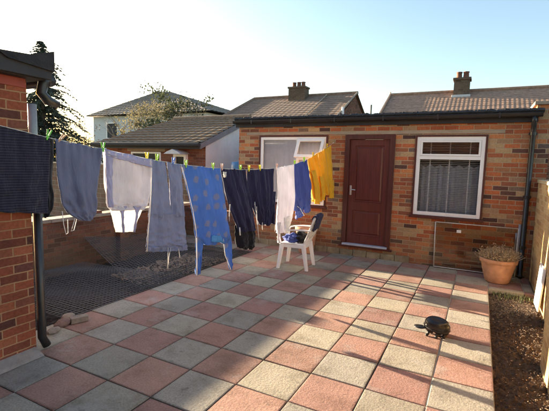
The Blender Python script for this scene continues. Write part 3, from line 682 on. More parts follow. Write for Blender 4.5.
# ------------------------------------------------------------------ trees
def conifer(x, y, h, r, z0, seed):
    random.seed(seed)
    t = thing('conifer','tall dark drooping conifer rising behind the brick house on the left','tree',(x,y,0))
    bm = BM(); tube(bm,[(x,y,0),(x,y,h*.6),(x+.05,y,h)],[.22,.10,.012],7); obj('trunk', bm, M['bark'], t)
    bm = BM(); z = z0
    while z < h-.1:
        f = (h-z)/(h-z0); L = max(.10, r*f**.75)
        nb = int(4+4*f)
        for k in range(nb):
            a = random.uniform(0,2*PI); l = L*random.uniform(.45,1.15); d = Vector((math.cos(a),math.sin(a),0)); s = Vector((-d.y,d.x,0))
            sag = random.uniform(.15,.45); ns = max(3,int(l/.17))
            if f > .1: tube(bm,[Vector((x,y,z))+d*(l*u)+Vector((0,0,.42*l*u*(1-u)-sag*l*u*u)) for u in (0,.35,.7,1.)],[.022,.015,.01,.004],3,cap=False)
            for i in range(ns):
                u = (i+.7)/ns; p = Vector((x,y,z))+d*(l*u)+Vector((0,0,.42*l*u*(1-u)-sag*l*u*u))
                for side in (-1,1,-1,1,0):
                    ln = random.uniform(.22,.50)*(1.1-.45*u)*(.5+.6*f)
                    dd = (d*random.uniform(.3,1.)+s*side*random.uniform(.4,1.1)+Vector((0,0,random.uniform(-.8,-.02)))).normalized()
                    w = dd.cross(Vector((random.uniform(-1,1),random.uniform(-1,1),1))).normalized()
                    # a spray: three thin needles-clad fingers
                    for q_ in range(3):
                        b0 = p+dd*(ln*.25*q_); d2 = (dd+w*random.uniform(-.6,.6)+Vector((0,0,random.uniform(-.3,.1)))).normalized(); ww = d2.cross(Vector((0,0,1))+w*random.uniform(-1,1)).normalized()*random.uniform(.02,.042)
                        bm.faces.new([bm.verts.new(b0-ww),bm.verts.new(b0+ww),bm.verts.new(b0+d2*ln*.7+ww*.3),bm.verts.new(b0+d2*ln)])
        z += random.uniform(.15,.26)*(.5+.6*f)
    obj('crown', bm, M['needle'], t, recalc=False)
conifer(-25.7,16.5,9.2,3.9,1.2,4)
def tree(name, label, x, y, h, spread, seed, twig_mat, leaf=None, nleaf=0, lsize=.09, depth=5, lean=0., zlo=0., group=None):
    random.seed(seed); t = thing(name, label, 'tree', (x,y,0), group)
    tb = BM(); cb = BM(); tips = []
    def grow(p, d, L, r, lev):
        q = p; n = 3; pts = [p.copy()]; rad = [r]
        for i in range(n):
            d = (d+Vector((random.gauss(0,.13),random.gauss(0,.13),random.gauss(0,.08)+.03))).normalized(); q = q+d*(L/n); pts.append(q.copy()); rad.append(r*(1-.42*(i+1)/n))
        tube(tb if lev <= 1 else cb, pts, rad, 5 if lev < 2 else 3, cap=False)
        if lev >= 3: tips.extend(pts[1:])
        if lev < depth:
            for _ in range(random.choice((2,3,3)) if lev else 4):
                k = random.randint(1,3); a = random.uniform(0,2*PI); s = .75 if lev else .65
                nd = (d+Vector((math.cos(a),math.sin(a),random.uniform(-.25,.35)))*s*spread).normalized()
                grow(pts[k], nd, L*random.uniform(.58,.80), rad[k]*.62, lev+1)
    grow(Vector((x,y,0)), Vector((lean,0,1)), h*.40, h*.022, 0)
    obj('trunk', tb, twig_mat, t, recalc=False)
    mats = [twig_mat]
    if leaf:
        mats.append(leaf); cb.faces.ensure_lookup_table()
        for _ in range(nleaf):
            c = random.choice(tips)+Vector((random.gauss(0,.16),random.gauss(0,.16),random.gauss(0,.14)))
            if c.z < zlo: continue
            a = Vector((random.gauss(0,1),random.gauss(0,1),random.gauss(0,1))).normalized(); b = a.orthogonal().normalized(); s = lsize*random.uniform(.5,1.3)
            f = cb.faces.new([cb.verts.new(c-a*s),cb.verts.new(c+b*s*.55),cb.verts.new(c+a*s),cb.verts.new(c-b*s*.55)]); f.material_index = 1
    obj('crown', cb, mats, t, recalc=False)
tree('bare_tree','leafless grey tree with fine twigs in front of the pale house',-22.3,19.5,7.2,1.0,31,M['twig'],depth=6)
tree('leafy_tree','pale yellow green tree in the middle before the grey roof',-19.0,18.5,6.1,1.15,32,M['twig'],M['leaf_y'],3400,.065)
tree('leafy_tree','dull green tree right of the yellow one, above the garage ridge',-17.0,19.2,5.9,1.1,33,M['twig'],M['leaf_y2'],2800,.065)
tree('leafy_tree','dark sparse tree with twiggy top at right end of the grey roof',-14.5,18.2,6.2,.8,37,M['bark'],M['leaf_g'],2600,.08)
tree('bare_shrub','pale leafless shrub left of the pale house',-25.0,19.0,4.1,1.2,35,M['twig'],M['leaf_litter'],900,.06)
tree('bare_shrub','pale twiggy shrub between the conifer and the pale house',-23.6,18.2,3.7,1.2,36,M['twig'],M['leaf_litter'],700,.06)

# ------------------------------------------------------------------ wire mesh panels over the strip
def mesh_panel(name, label, P, nu, nv, r, mat, group='wire mesh panels along the boundary wall'):
    """P(u,v) -> point; a welded grid of wires"""
    bm = BM()
    for i in range(nu+1): tube(bm,[P(i/nu,j/8) for j in range(9)],r,4)
    for j in range(nv+1): tube(bm,[P(i/24,j/nv)+Vector((0,0,r*1.3)) for i in range(25)],r,4)
    return obj(name, bm, mat, label=label, cat='mesh panel', group=group)
def P1(u,v):
    y = 2.62+u*1.9; x = -3.80-2.25*v
    return Vector((x,y,.02-.10*v+.03*math.sin(y*5)*v+.035*math.sin(u*9+v*4)*v+.02*math.sin(v*PI)))
def P2(u,v):
    y = 3.78+u*2.6; x = -3.90-2.15*v-.05*u
    return Vector((x,y+.75*v,.0+(.36-.32*u)*v**1.5+.03*math.sin(u*7+v*3)*v))
def P3(u,v):
    y = 3.6+u*2.9; x = -3.80-.30*v
    return Vector((x,y,.022+.03*v+.012*math.sin(u*14)*v))
mesh_panel('wire_mesh','nearly flat wire mesh panel nearest the brick house', P1, 36, 38, .0026, M['wire'])
mesh_panel('wire_mesh','wire mesh panel propped up against the boundary wall under the washing', P2, 44, 36, .0028, M['wire'])
mesh_panel('wire_mesh','dark mesh edging lying along the paving edge', P3, 50, 5, .004, M['wired'])
def stone(x, y, z, s, seed, label, mat):
    random.seed(seed); bm = BM(); bmesh.ops.create_icosphere(bm, subdivisions=2, radius=1)
    for v in bm.verts:
        k = 1+.28*noise.noise(v.co*1.3+Vector((seed,0,0))); v.co = Vector((v.co.x*s[0]*k+x, v.co.y*s[1]*k+y, max(-.6,v.co.z)*s[2]*k+z))
    obj('rubble_stone', bm, mat, label=label, cat='stone', group='rubble at the end of the mesh', loc=(x,y,z))
stone(-3.72,2.52,.03,(.065,.09,.045),1,'rounded pinkish lump of rubble by the house downpipe',plain('pink_rubble',(.20,.13,.11),.95,.25,12.,.6,60.))
stone(-3.64,2.36,.02,(.05,.07,.035),2,'small grey lump of rubble nearest the house corner',M['rubble'])
stone(-3.80,2.64,.03,(.07,.07,.045),3,'grey lump of rubble under the corner of the mesh',M['coping'])
bm = BM(); obox(bm,(-3.66,2.66,.035),(.35,.94,0),(-.94,.35,0),(0,0,1),.085,.045,.03,.006); obj('broken_kerb', bm, M['rubble'], label='pale broken kerb piece at the near corner of the mesh', cat='stone')

# ------------------------------------------------------------------ washing line
def LP(y, z, o=0.):
    """point on the vertical plane of the line, o metres towards the camera side"""
    k = (y-1.4)/5.96; return Vector((-3.35+.81*k+o*.991, y-o*.135, z))
LINE = [(1.44,2.03),(1.586,1.995),(2.139,1.888),(2.62,1.816),(3.13,1.735),(3.56,1.682),(4.23,1.638),(4.75,1.622),(5.42,1.646),(5.95,1.71),(6.38,1.80),(6.72,1.92),(7.10,2.05),(7.33,2.135)]
def linez(y):
    for (a,za),(b,zb) in zip(LINE,LINE[1:]):
        if a <= y <= b: return za+(zb-za)*(y-a)/(b-a)
    return LINE[-1][1]
cl_ = thing('clothesline','thin washing line strung from the left house to the back wall','washing line',(-3.0,4.5,1.6))
bm = BM(); tube(bm,[LP(y,z) for y,z in LINE],.0035,6); obj('cord', bm, M['line'], cl_, smooth=True)
bm = BM(); q=LP(7.33,2.135); tube(bm,[(q.x+.02,YW-.002,2.16),(q.x+.01,YW-.05,2.15),(q.x,YW-.045,2.125),(q.x,7.31,2.13)],.006,6); obj('hook', bm, M['steel'], cl_)
bm = BM(); q=LP(1.44,2.03); tube(bm,[(HX+.001,1.42,2.04),(HX+.05,1.43,2.03),q],.006,6); obj('hook', bm, M['steel'], cl_)

def rows_at(rows, t):
    n = len(rows)-1; f = min(t*n, n-1e-6); i = int(f); u = f-i
    def pick(k): return rows[max(0,min(n,k))]
    out = []
    for c in range(4):
        p0,p1,p2,p3 = (pick(k)[c] for k in (i-1,i,i+1,i+2))
        out.append(.5*((2*p1)+(-p0+p2)*u+(2*p0-5*p1+4*p2-p3)*u*u+(-p0+3*p1-3*p2+p3)*u**3))
    return out
def cloth(name, rows, mat, parent, thick=.04, fold=.03, seed=1, k=2.5, o=0., nu=40, nv=52, ragged=.012, online=False, minth=.006, full=False):
    """a hanging garment panel: closed, two skins with real thickness and vertical folds; rows = (y left, z left, y right, z right)"""
    rnd = random.Random(seed); ph = [rnd.uniform(0,6.28) for _ in range(6)]
    bm = BM(); grid = []
    for j in range(nv+1):
        t = j/nv; yl,zl,yr,zr = rows_at(rows,t); row = []
        A = fold*(.35+.65*t**.7); fr = []; bk = []
        for i in range(nu+1):
            u = i/nu; y = yl+(yr-yl)*u; z = zl+(zr-zl)*u
            if online and j == 0: z = linez(y)+.006 if z < linez(y)+.006 else z
            uu = u+.05*math.sin(3.1*t+ph[0])
            w = A*(.62*math.sin(2*PI*k*uu+ph[1]+.8*t)+.38*math.sin(2*PI*k*1.9*uu+ph[2]-1.2*t)+.25*math.sin(5*t+2*PI*u+ph[3]))
            w += .012*noise.noise((u*6+seed,t*7,0))*(.3+t)
            wd = abs(yr-yl); w += (.011*noise.noise((u*wd*22+t*3+seed,t*8-u*3,1.7))+.005*noise.noise((u*wd*55+seed,t*13+u*6,4.2)))*min(1,.25+t*2)
            w += .010*math.exp(-t*7)*math.sin(u*wd*95+ph[4])          # gathers under the pegs
            if online and 0 < i < nu: z -= .012*math.exp(-t*6)*abs(math.sin(PI*u*max(1,round(wd/.28))))
            e = ragged*t*t*noise.noise((u*5+seed*3.1,seed,0))*(1 if t > .5 else 0)
            d = max(minth/2, thick/2*(1. if full else .25+.75*min(1,t*3))*math.sqrt(max(0,1-(2*u-1)**2))) if thick > minth else minth/2
            if j == 0 and not full: d = max(minth/2, min(d,.006))
            fr.append(bm.verts.new(LP(y,z+e,o+w+d))); bk.append(bm.verts.new(LP(y,z+e,o+w-d)))
        grid.append((fr,bk))
    for (f0,b0),(f1,b1) in zip(grid,grid[1:]):
        for i in range(nu):
            bm.faces.new((f0[i],f1[i],f1[i+1],f0[i+1])); bm.faces.new((b0[i],b0[i+1],b1[i+1],b1[i]))
        bm.faces.new((f0[0],b0[0],b1[0],f1[0])); bm.faces.new((f0[-1],f1[-1],b1[-1],b0[-1]))
    for (f,b),s in ((grid[0],1),(grid[-1],-1)):
        for i in range(nu): bm.faces.new((f[i],f[i+1],b[i+1],b[i]) if s > 0 else (f[i+1],f[i],b[i],b[i+1]))
    return obj(name, bm, mat, parent, smooth=True)
def cord(name, pts, parent, r=.0035, mat=None):
    bm = BM(); tube(bm,[LP(*p) for p in pts],r,5); return obj(name, bm, mat or F['cord'], parent, smooth=True)
GR = 'washing hung on the line'
def garment(name, label, y, cat): return thing(name, label, cat, LP(y,linez(y)), GR)

g = garment('towel','large dark navy ribbed towel at the left end of the washing line',1.85,'towel')
cloth('cloth',[(1.586,1.992,2.139,1.886),(1.57,1.656,2.124,1.56),(1.555,1.317,2.102,1.245)],F['towel'],g,.010,.016,2,1.6,nu=40)
g = garment('black_garment','narrow black garment showing between the navy towel and the blue grey trousers',2.13,'garment')
cloth('cloth',[(2.06,1.90,2.190,1.876),(2.079,1.535,2.165,1.534),(2.072,1.324,2.17,1.327),(2.09,1.204,2.125,1.23)],F['black'],g,.02,.012,3,1.2,o=-.035,nu=14)
g = garment('jogging_trousers','blue grey jersey trousers with loose white drawstrings, folded over the line',2.4,'trousers')
cloth('cloth',[(2.177,1.874,2.605,1.816),(2.181,1.62,2.565,1.60),(2.199,1.44,2.535,1.40),(2.222,1.31,2.539,1.281),(2.268,1.235,2.522,1.20),(2.37,1.16,2.475,1.145)],F['bluegrey'],g,.07,.022,4,2.0,online=True)
cord('drawstring',[(2.22,1.26,.0),(2.225,1.14,.01),(2.243,1.05,.01),(2.262,1.06,.01),(2.268,1.18,.0)],g); cord('drawstring',[(2.34,1.21,.0),(2.30,1.12,.02),(2.285,1.075,.02),(2.31,1.08,.02),(2.35,1.18,.0)],g)
g = garment('vest_top','off white vest top with lilac hem hung upside down, straps at the bottom',2.9,'vest')
cloth('front',[(2.629,1.806,3.151,1.713),(2.63,1.524,3.13,1.475),(2.631,1.332,3.103,1.302),(2.643,1.268,3.08,1.245),(2.69,1.222,3.04,1.205)],F['pinkwhite'],g,.016,.012,5,1.4,o=.02,online=True,ragged=0)
cloth('back_panel',[(2.635,1.79,3.145,1.70),(2.64,1.50,3.12,1.46),(2.657,1.35,3.103,1.324),(2.690,1.24,3.062,1.22),(2.727,1.108,2.99,1.085),(2.751,.999,2.947,.979)],F['white'],g,.006,.010,5,1.4,o=-.02,ragged=0)
cloth('hem_band',[(2.627,1.809,3.153,1.716),(2.628,1.752,3.148,1.645)],F['lilac'],g,.024,.006,5,1.4,o=.022,nv=8,online=True,ragged=0)
cloth('side_band',[(2.626,1.755,2.70,1.738),(2.627,1.524,2.686,1.523),(2.640,1.262,2.690,1.258)],F['lilac'],g,.012,.004,5,1.,o=.034,nu=8,ragged=0)
for rr in ([(2.735,1.262,2.856,1.258),(2.774,1.205,2.815,1.20),(2.788,1.101,2.812,1.098),(2.795,.994,2.822,.990)],[(2.915,1.252,3.03,1.246),(2.946,1.19,2.984,1.187),(2.936,1.086,2.960,1.083),(2.915,.984,2.942,.980)]):
    cloth('strap',rr,F['lilac'],g,.010,.004,6,1.,o=.022,nu=8,nv=16,ragged=0)
g = garment('jogging_trousers','grey blue tracksuit trousers hung upside down by their leg ends',3.4,'trousers')
hip = cloth('seat',[(3.122,1.155,3.616,1.11),(3.10,.94,3.636,.87),(3.088,.80,3.655,.735)],F['jog'],g,.066,.016,9,2.2,ragged=0,full=True)
cloth('waistband',[(3.089,.806,3.654,.742),(3.083,.744,3.659,.669)],F['jog'],g,.074,.020,9,6.,nv=10,ragged=.006)
cloth('leg',[(3.157,1.702,3.348,1.677),(3.142,1.407,3.388,1.397),(3.12,1.12,3.437,1.09)],F['jog'],g,.06,.014,9,1.6,online=True,nu=18,ragged=0)
cloth('leg',[(3.368,1.678,3.561,1.657),(3.402,1.396,3.583,1.389),(3.425,1.09,3.615,1.075)],F['jog'],g,.06,.014,10,1.6,online=True,nu=18,o=.006,ragged=0)
cord('drawstring',[(3.335,.76,.055),(3.337,.66,.05),(3.345,.515,.04)],g); cord('drawstring',[(3.37,.75,.055),(3.35,.64,.05),(3.352,.56,.04)],g); cord('drawstring',[(3.49,.72,.05),(3.51,.611,.05)],g)
cord('leg_trim',[(3.158,1.69,.012),(3.143,1.407,.02),(3.121,1.13,.02),(3.10,.94,.02),(3.086,.75,.02)],g,.004)
g = garment('pyjama_top','royal blue top with grey printed motifs hung upside down, sleeves dangling',3.95,'top')
body = [(3.575,1.668,4.225,1.618),(3.640,1.445,4.264,1.413),(3.735,1.141,4.345,1.060),(3.785,.919,4.41,.85),(3.806,.79,4.44,.70),(3.86,.70,4.39,.645)]
bd = cloth('body',body,F['royal'],g,.05,.020,12,1.8,online=True,ragged=.05,nu=34)
cloth('sleeve',[(3.797,.82,3.935,.75),(3.807,.544,3.895,.537),(3.809,.33,3.875,.335)],F['royal'],g,.03,.010,13,1.5,o=.0,nu=12)
cloth('sleeve',[(4.29,.75,4.444,.73),(4.345,.492,4.462,.477),(4.44,.261,4.475,.258)],F['royal'],g,.03,.010,14,1.5,o=.0,nu=12)
cloth('neck_lining',[(4.03,.80,4.20,.775),(4.02,.72,4.26,.67)],F['sky'],g,.014,.006,15,1.,o=.042,nu=10,nv=10)
cord('sleeve_trim',[(3.80,.80,.02),(3.806,.544,.02),(3.808,.33,.02)],g,.006)
cord('side_trim',[(3.576,1.65,.014),(3.640,1.445,.02),(3.735,1.141,.02),(3.785,.919,.02),(3.80,.80,.02)],g,.004)
cord('sleeve_trim',[(4.27,.72,.02),(4.31,.49,.02),(4.44,.262,.015)],g,.005)
g = garment('sweatshirt','navy sweatshirt with a black lower part, hanging right of the blue patterned top',4.45,'sweatshirt')
cloth('body',[(4.232,1.638,4.725,1.622),(4.292,1.425,4.774,1.382),(4.374,1.175,4.871,1.141),(4.50,.92,4.93,.89),(4.586,.77,4.977,.735)],F['navy'],g,.08,.03,16,2.6,online=True)
cloth('lower_part',[(4.55,.86,4.965,.83),(4.579,.655,5.005,.62),(4.62,.53,4.985,.475)],F['black'],g,.10,.025,17,2.0,o=-.02,ragged=.05)
cloth('label_tag',[(4.235,1.60,4.29,1.596),(4.245,1.53,4.29,1.525)],F['white'],g,.008,.003,18,1.,o=.035,nu=6,nv=6)
cord('drawstring',[(4.92,1.10,.055),(4.93,.92,.06),(4.965,.72,.06),(4.99,.60,.06)],g,.0055); cord('drawstring',[(4.372,1.17,.04),(4.36,1.05,.04),(4.358,.94,.04)],g,.005); cord('drawstring',[(4.56,.84,.05),(4.565,.73,.06)],g,.009)
g = garment('sweatshirt','navy garment bunched under yellow pegs with white cord ends, beside the pale trousers',5.1,'sweatshirt')
cloth('body',[(4.756,1.622,5.416,1.646),(4.785,1.387,5.41,1.344),(4.871,1.149,5.399,1.113),(4.97,.97,5.385,.945),(5.05,.82,5.31,.80)],F['navy'],g,.09,.045,19,3.0,online=True,ragged=.05)
cloth('sleeve',[(5.29,1.30,5.42,1.29),(5.33,1.0,5.41,.99),(5.345,.80,5.40,.79)],F['navy'],g,.05,.02,20,1.2,nu=12,o=.03)
cord('drawstring',[(5.395,1.10,.07),(5.385,.85,.07),(5.378,.68,.07)],g,.006); cord('drawstring',[(4.87,1.17,.06),(4.875,1.05,.07),(4.90,1.0,.07)],g,.006); cord('drawstring',[(5.06,.86,.06),(5.07,.74,.06)],g,.006)
g = garment('leggings','pale pinkish white trousers hanging in front of the left window',5.7,'trousers')
cloth('cloth',[(5.467,1.660,5.933,1.708),(5.496,1.216,5.985,1.27),(5.489,.95,5.96,.93),(5.51,.74,5.88,.73),(5.54,.62,5.80,.64)],F['pinkwhite'],g,.07,.030,22,2.2,online=True,ragged=.06)
cloth('leg_end',[(5.50,.80,5.60,.79),(5.515,.60,5.575,.60),(5.54,.47,5.565,.47)],F['pinkwhite'],g,.03,.01,23,1.,nu=10,o=.02)
cloth('leg_end',[(5.66,.86,5.90,.88),(5.67,.72,5.86,.72),(5.70,.60,5.80,.62)],F['white'],g,.06,.02,24,1.,nu=12,o=.03)
g = garment('blue_shirt','mid blue garment between the pale trousers and the orange tops',6.2,'shirt')
cloth('body',[(5.948,1.712,6.373,1.80),(5.973,1.29,6.490,1.392),(6.004,1.05,6.51,1.08),(6.03,.93,6.40,.96)],F['blue2'],g,.07,.045,25,2.6,online=True,ragged=.06)
cloth('sleeve',[(5.985,1.10,6.20,1.11),(6.01,.92,6.24,.94),(6.04,.79,6.26,.85)],F['blue2'],g,.05,.02,26,1.2,nu=12,o=.02); cloth('sleeve',[(6.25,1.12,6.519,1.13),(6.30,.98,6.517,1.0),(6.36,.87,6.505,.89)],F['blue2'],g,.05,.02,27,1.2,nu=12,o=.02)
cord('trim',[(6.02,1.02,.05),(6.10,.98,.06),(6.18,.90,.06),(6.26,.84,.05)],g,.005)
g = garment('orange_top','orange top with bunched front, left of the other orange one',6.55,'top')
cloth('body',[(6.373,1.80,6.715,1.918),(6.47,1.55,6.88,1.584),(6.555,1.29,6.935,1.306),(6.59,1.09,6.915,1.03)],F['orange'],g,.08,.045,28,2.4,online=True,ragged=.07)
cloth('sleeve',[(6.44,1.60,6.56,1.62),(6.53,1.42,6.68,1.40),(6.60,1.22,6.76,1.20),(6.63,1.02,6.74,1.01)],F['orange'],g,.07,.02,29,1.2,nu=14,o=.055)
cloth('sleeve',[(6.74,1.50,6.88,1.52),(6.80,1.30,6.93,1.30),(6.84,1.08,6.92,1.07)],F['orange'],g,.06,.02,31,1.2,nu=14,o=.05)
g = garment('orange_top','bright orange top at the wall end of the line, right of the other orange one',7.0,'top')
cloth('body',[(6.735,1.925,7.19,2.08),(6.822,1.70,7.27,1.68),(6.941,1.399,7.335,1.37),(7.03,1.18,7.345,1.13)],F['orange'],g,.06,.03,33,2.0,online=True,ragged=.06,o=.02)
cloth('sleeve',[(7.13,1.45,7.34,1.42),(7.16,1.28,7.34,1.26),(7.20,1.09,7.335,1.08)],F['orange'],g,.05,.012,34,1.2,nu=12,o=.05)
# pegs
def peg(y, z, mat, label, tilt):
    p = LP(y,z); t = thing('clothes_peg', label, 'peg', p, 'clothes pegs on the line')
    ax = Vector((.135,.991,0)); nn = Vector((.991,-.135,0))
    for s in (-1,1):
        up = (Vector((0,0,1))+ax*(tilt+.22*s)).normalized(); sd = nn
        bm = BM(); obox(bm, p+up*.008+ax*(.0065*s), up.cross(sd), sd, up, .0055, .008, .045, .002); obj('jaw', bm, mat, t)
    bm = BM(); tube(bm,[p+nn*-.010+Vector((0,0,.004)),p+nn*.010+Vector((0,0,.004))],.006,6); obj('spring', bm, M['steel'], t)
PG = {'green':plain('green_peg',(.12,.55,.06),.4,.1),'lime':plain('lime_peg',(.40,.75,.05),.4,.1),'yellow':plain('yellow_peg',(.85,.75,.03),.4,.1),'wood':plain('wooden_peg',(.50,.30,.18),.7,.2),'blue':plain('blue_peg',(.03,.16,.6),.4,.1),'pink':plain('pale_pink_peg',(.70,.45,.38),.5,.1),'orange':plain('amber_peg',(.85,.55,.05),.4,.1)}
for y,z,c,l,ti in ((2.123,1.896,'green','bright green peg at the right corner of the navy towel',.35),(2.229,1.877,'wood','wooden peg on the left corner of the blue grey trousers',.9),(2.615,1.817,'green','green peg where blue grey trousers meet the vest top',0),
    (3.107,1.74,'yellow','yellow peg on the right end of the vest hem',0),(3.234,1.727,'lime','lime peg on the left leg of the upside down tracksuit trousers',.1),(3.452,1.698,'blue','only blue peg on the line, on the right tracksuit leg',.2),(3.643,1.672,'lime','lime peg at left end of the blue patterned top',0),
    (4.086,1.645,'lime','lime peg toward the right end of the blue patterned top',0),(4.25,1.639,'pink','pale pink peg between patterned top and navy sweatshirt',0),(4.617,1.624,'lime','lime green peg over the navy sweatshirt with black lower part',0),(4.80,1.622,'yellow','yellow peg at left end of the bunched navy garment',.1),
    (5.053,1.632,'yellow','yellow peg in the middle of the bunched navy garment',-.1),(5.481,1.653,'pink','pale pink peg at left end of the pale trousers',0),(5.985,1.715,'lime','lime peg where the pale trousers meet the blue garment',0),(6.275,1.777,'lime','lime peg toward the right of the mid blue garment',0),
    (6.574,1.868,'orange','amber peg on the left orange top',.1),(7.082,2.048,'orange','amber peg on the right orange top, nearest the wall',.1)):
    peg(y,z+.012,PG[c],l,ti)

# ------------------------------------------------------------------ white plastic armchair
CH = Vector((-2.66,6.02,0)); ca = math.radians(186)         # facing direction in plan
cf = Vector((math.cos(ca),math.sin(ca),0)); cs = Vector((-cf.y,cf.x,0))
def C(f, s, z): return CH+cf*f+cs*s+Vector((0,0,z))
ch = thing('plastic_chair','white plastic garden armchair facing left beside the washing, laundry on its seat','chair',CH)
def strip(bm, pts, w0, w1, th, up):
    pass
bm = BM()      # seat: dished sheet with rolled rim
n1, n2 = 10, 10; top = []; bot = []
for i in range(n1+1):
    r1=[]; r2=[]
    for j in range(n2+1):
        f = -.20+.42*i/n1; wd = .215+.025*i/n1; s = -wd+2*wd*j/n2
        z = .425-.02*math.sin(PI*j/n2)*math.sin(PI*min(1,i/n1*1.2))-.02*max(0,(i-8)/2)**2+.012*(i/n1)
        r1.append(bm.verts.new(C(f,s,z))); r2.append(bm.verts.new(C(f,s,z-.012)))
    top.append(r1); bot.append(r2)
for i in range(n1):
    for j in range(n2): bm.faces.new((top[i][j],top[i+1][j],top[i+1][j+1],top[i][j+1])); bm.faces.new((bot[i][j],bot[i][j+1],bot[i+1][j+1],bot[i+1][j]))
for i in range(n1):
    for j in (0,n2): bm.faces.new((top[i][j],bot[i][j],bot[i+1][j],top[i+1][j]))
for j in range(n2):
    for i in (0,n1): bm.faces.new((top[i][j],top[i][j+1],bot[i][j+1],bot[i][j]))
# apron under the seat
seat = obj('seat', bm, M['plastic_w'], ch, smooth=True)
bm = BM()
for s in (-1,1): obox(bm, C(.01,.212*s,.39), cf, cs, (0,0,1), .20,.010,.032,.004)
obox(bm, C(.205,0,.395), cf, cs, (0,0,1), .010,.20,.030,.004); obox(bm, C(-.195,0,.385), cf, cs, (0,0,1), .010,.19,.030,.004)
obj('apron', bm, M['plastic_w'], seat)
def legm(f0, s0, f1, s1, ztop):
    bm = BM(); prev = None
    for k in range(9):
        t = k/8; f = f0+(f1-f0)*t; s = s0+(s1-s0)*t; z = ztop*(1-t); w = .034-.010*t; th = .024-.006*t
        sg = 1 if s0 > 0 else -1; fg = 1 if f0 > 0 else -1
        ring = [bm.verts.new(C(f+a*w, s+b*th, z)) for a,b in ((-1,-1),(-.3,-1.25),(.3,-1.25),(1,-1),(1,1),(.3,1.25),(-.3,1.25),(-1,1))]
        if prev:
            for i in range(8): bm.faces.new((prev[i],prev[(i+1)%8],ring[(i+1)%8],ring[i]))
        else: bm.faces.new(ring)
        prev = ring
    bm.faces.new(prev[::-1]); return bm
for s in (-1,1):
    obj('leg', legm(.185,.205*s,.235,.240*s,.60 if False else .42), M['plastic_w'], ch)
    obj('leg', legm(-.175,.195*s,-.250,.215*s,.42), M['plastic_w'], ch)
# backrest: curved slatted shell leaning back
bm = BM()
def back_pt(u, v, o):      # u across, v up
    s = (-.22-.015*v+.44*u+.03*v*u); f = -.185-.16*v+.05*(1-(2*u-1)**2)*-1*.6+o; z = .42+.47*v-.05*(abs(2*u-1)**3)*v
    return C(f,s,z)
def bar(u0,u1,v0,v1,nu_=5,nv_=8):
    g0=[[bm.verts.new(back_pt(u0+(u1-u0)*i/nu_,v0+(v1-v0)*j/nv_,.008)) for i in range(nu_+1)] for j in range(nv_+1)]
    g1=[[bm.verts.new(back_pt(u0+(u1-u0)*i/nu_,v0+(v1-v0)*j/nv_,-.008)) for i in range(nu_+1)] for j in range(nv_+1)]
    for j in range(nv_):
        for i in range(nu_): bm.faces.new((g0[j][i],g0[j][i+1],g0[j+1][i+1],g0[j+1][i])); bm.faces.new((g1[j][i],g1[j+1][i],g1[j+1][i+1],g1[j][i+1]))
        for i in (0,nu_): bm.faces.new((g0[j][i],g0[j+1][i],g1[j+1][i],g1[j][i]))
    for i in range(nu_):
        for j in (0,nv_): bm.faces.new((g0[j][i],g1[j][i],g1[j][i+1],g0[j][i+1]))
bar(0,.13,0,1); bar(.87,1,0,1); bar(.131,.869,.84,1,12,3); bar(.131,.869,.0,.10,12,2)
for k in range(4): bar(.19+.165*k,.19+.165*k+.115,.101,.839,3,6)
obj('backrest', bm, M['plastic_w'], ch, smooth=False)
for s in (-1,1):
    bm = BM(); pts = [(-.30,.235,.66),(-.18,.25,.665),(-.02,.262,.66),(.12,.262,.645),(.20,.255,.625),(.225,.248,.58),(.222,.238,.50),(.205,.222,.42)]; prev=None
    for k,(f,w,z) in enumerate(pts):
        d = Vector(pts[min(k+1,7)])-Vector(pts[max(k-1,0)]); n_ = Vector((-d.z,0,d.x)).normalized(); hw = .030 if k < 5 else .026
        ring = [bm.verts.new(C(f+n_.x*a*.008,(w+b*hw)*s,z+n_.z*a*.008)) for a,b in ((-1,-1),(-1,1),(1,1),(1,-1))]
        if prev:
            for i in range(4): bm.faces.new((prev[i],prev[(i+1)%4],ring[(i+1)%4],ring[i]))
        else: bm.faces.new(ring)
        prev = ring
    bm.faces.new(prev[::-1]); bmesh.ops.subdivide_edges(bm, edges=bm.edges[:], cuts=1, use_grid_fill=True) if False else None
    obj('armrest', bm, M['plastic_w'], ch)
# cloths on the chair
def blob(name, label, cat, c, size, mat, seed, amp=.35, grp=None, parent=None, sub=4):
    bm = BM(); bmesh.ops.create_icosphere(bm, subdivisions=sub, radius=1)
    for v in bm.verts:
        n_ = noise.fractal(v.co*1.7+Vector((seed*3.3,0,seed)),1.,2.,4); k = 1+amp*n_
        v.co = Vector(c)+cf*(v.co.x*size[0]*k)+cs*(v.co.y*size[1]*k)+Vector((0,0,max(-.7,v.co.z)*size[2]*k))
    return obj(name, bm, mat, parent, smooth=True, label=label, cat=cat, group=grp, loc=None if parent else c)
blob('folded_garment','crumpled blue garment lying on the seat of the white chair','garment',C(.06,.06,.485),(.13,.11,.075),F['blue2'],2,.5)
blob('black_bag','black bundle on the seat of the white chair against its backrest','bag',C(-.08,-.02,.50),(.10,.15,.10),F['black'],3,.4)
blob('black_socks','small dark rolled socks at the front edge of the chair seat','socks',C(.165,-.10,.47),(.05,.06,.04),F['black'],5,.35)
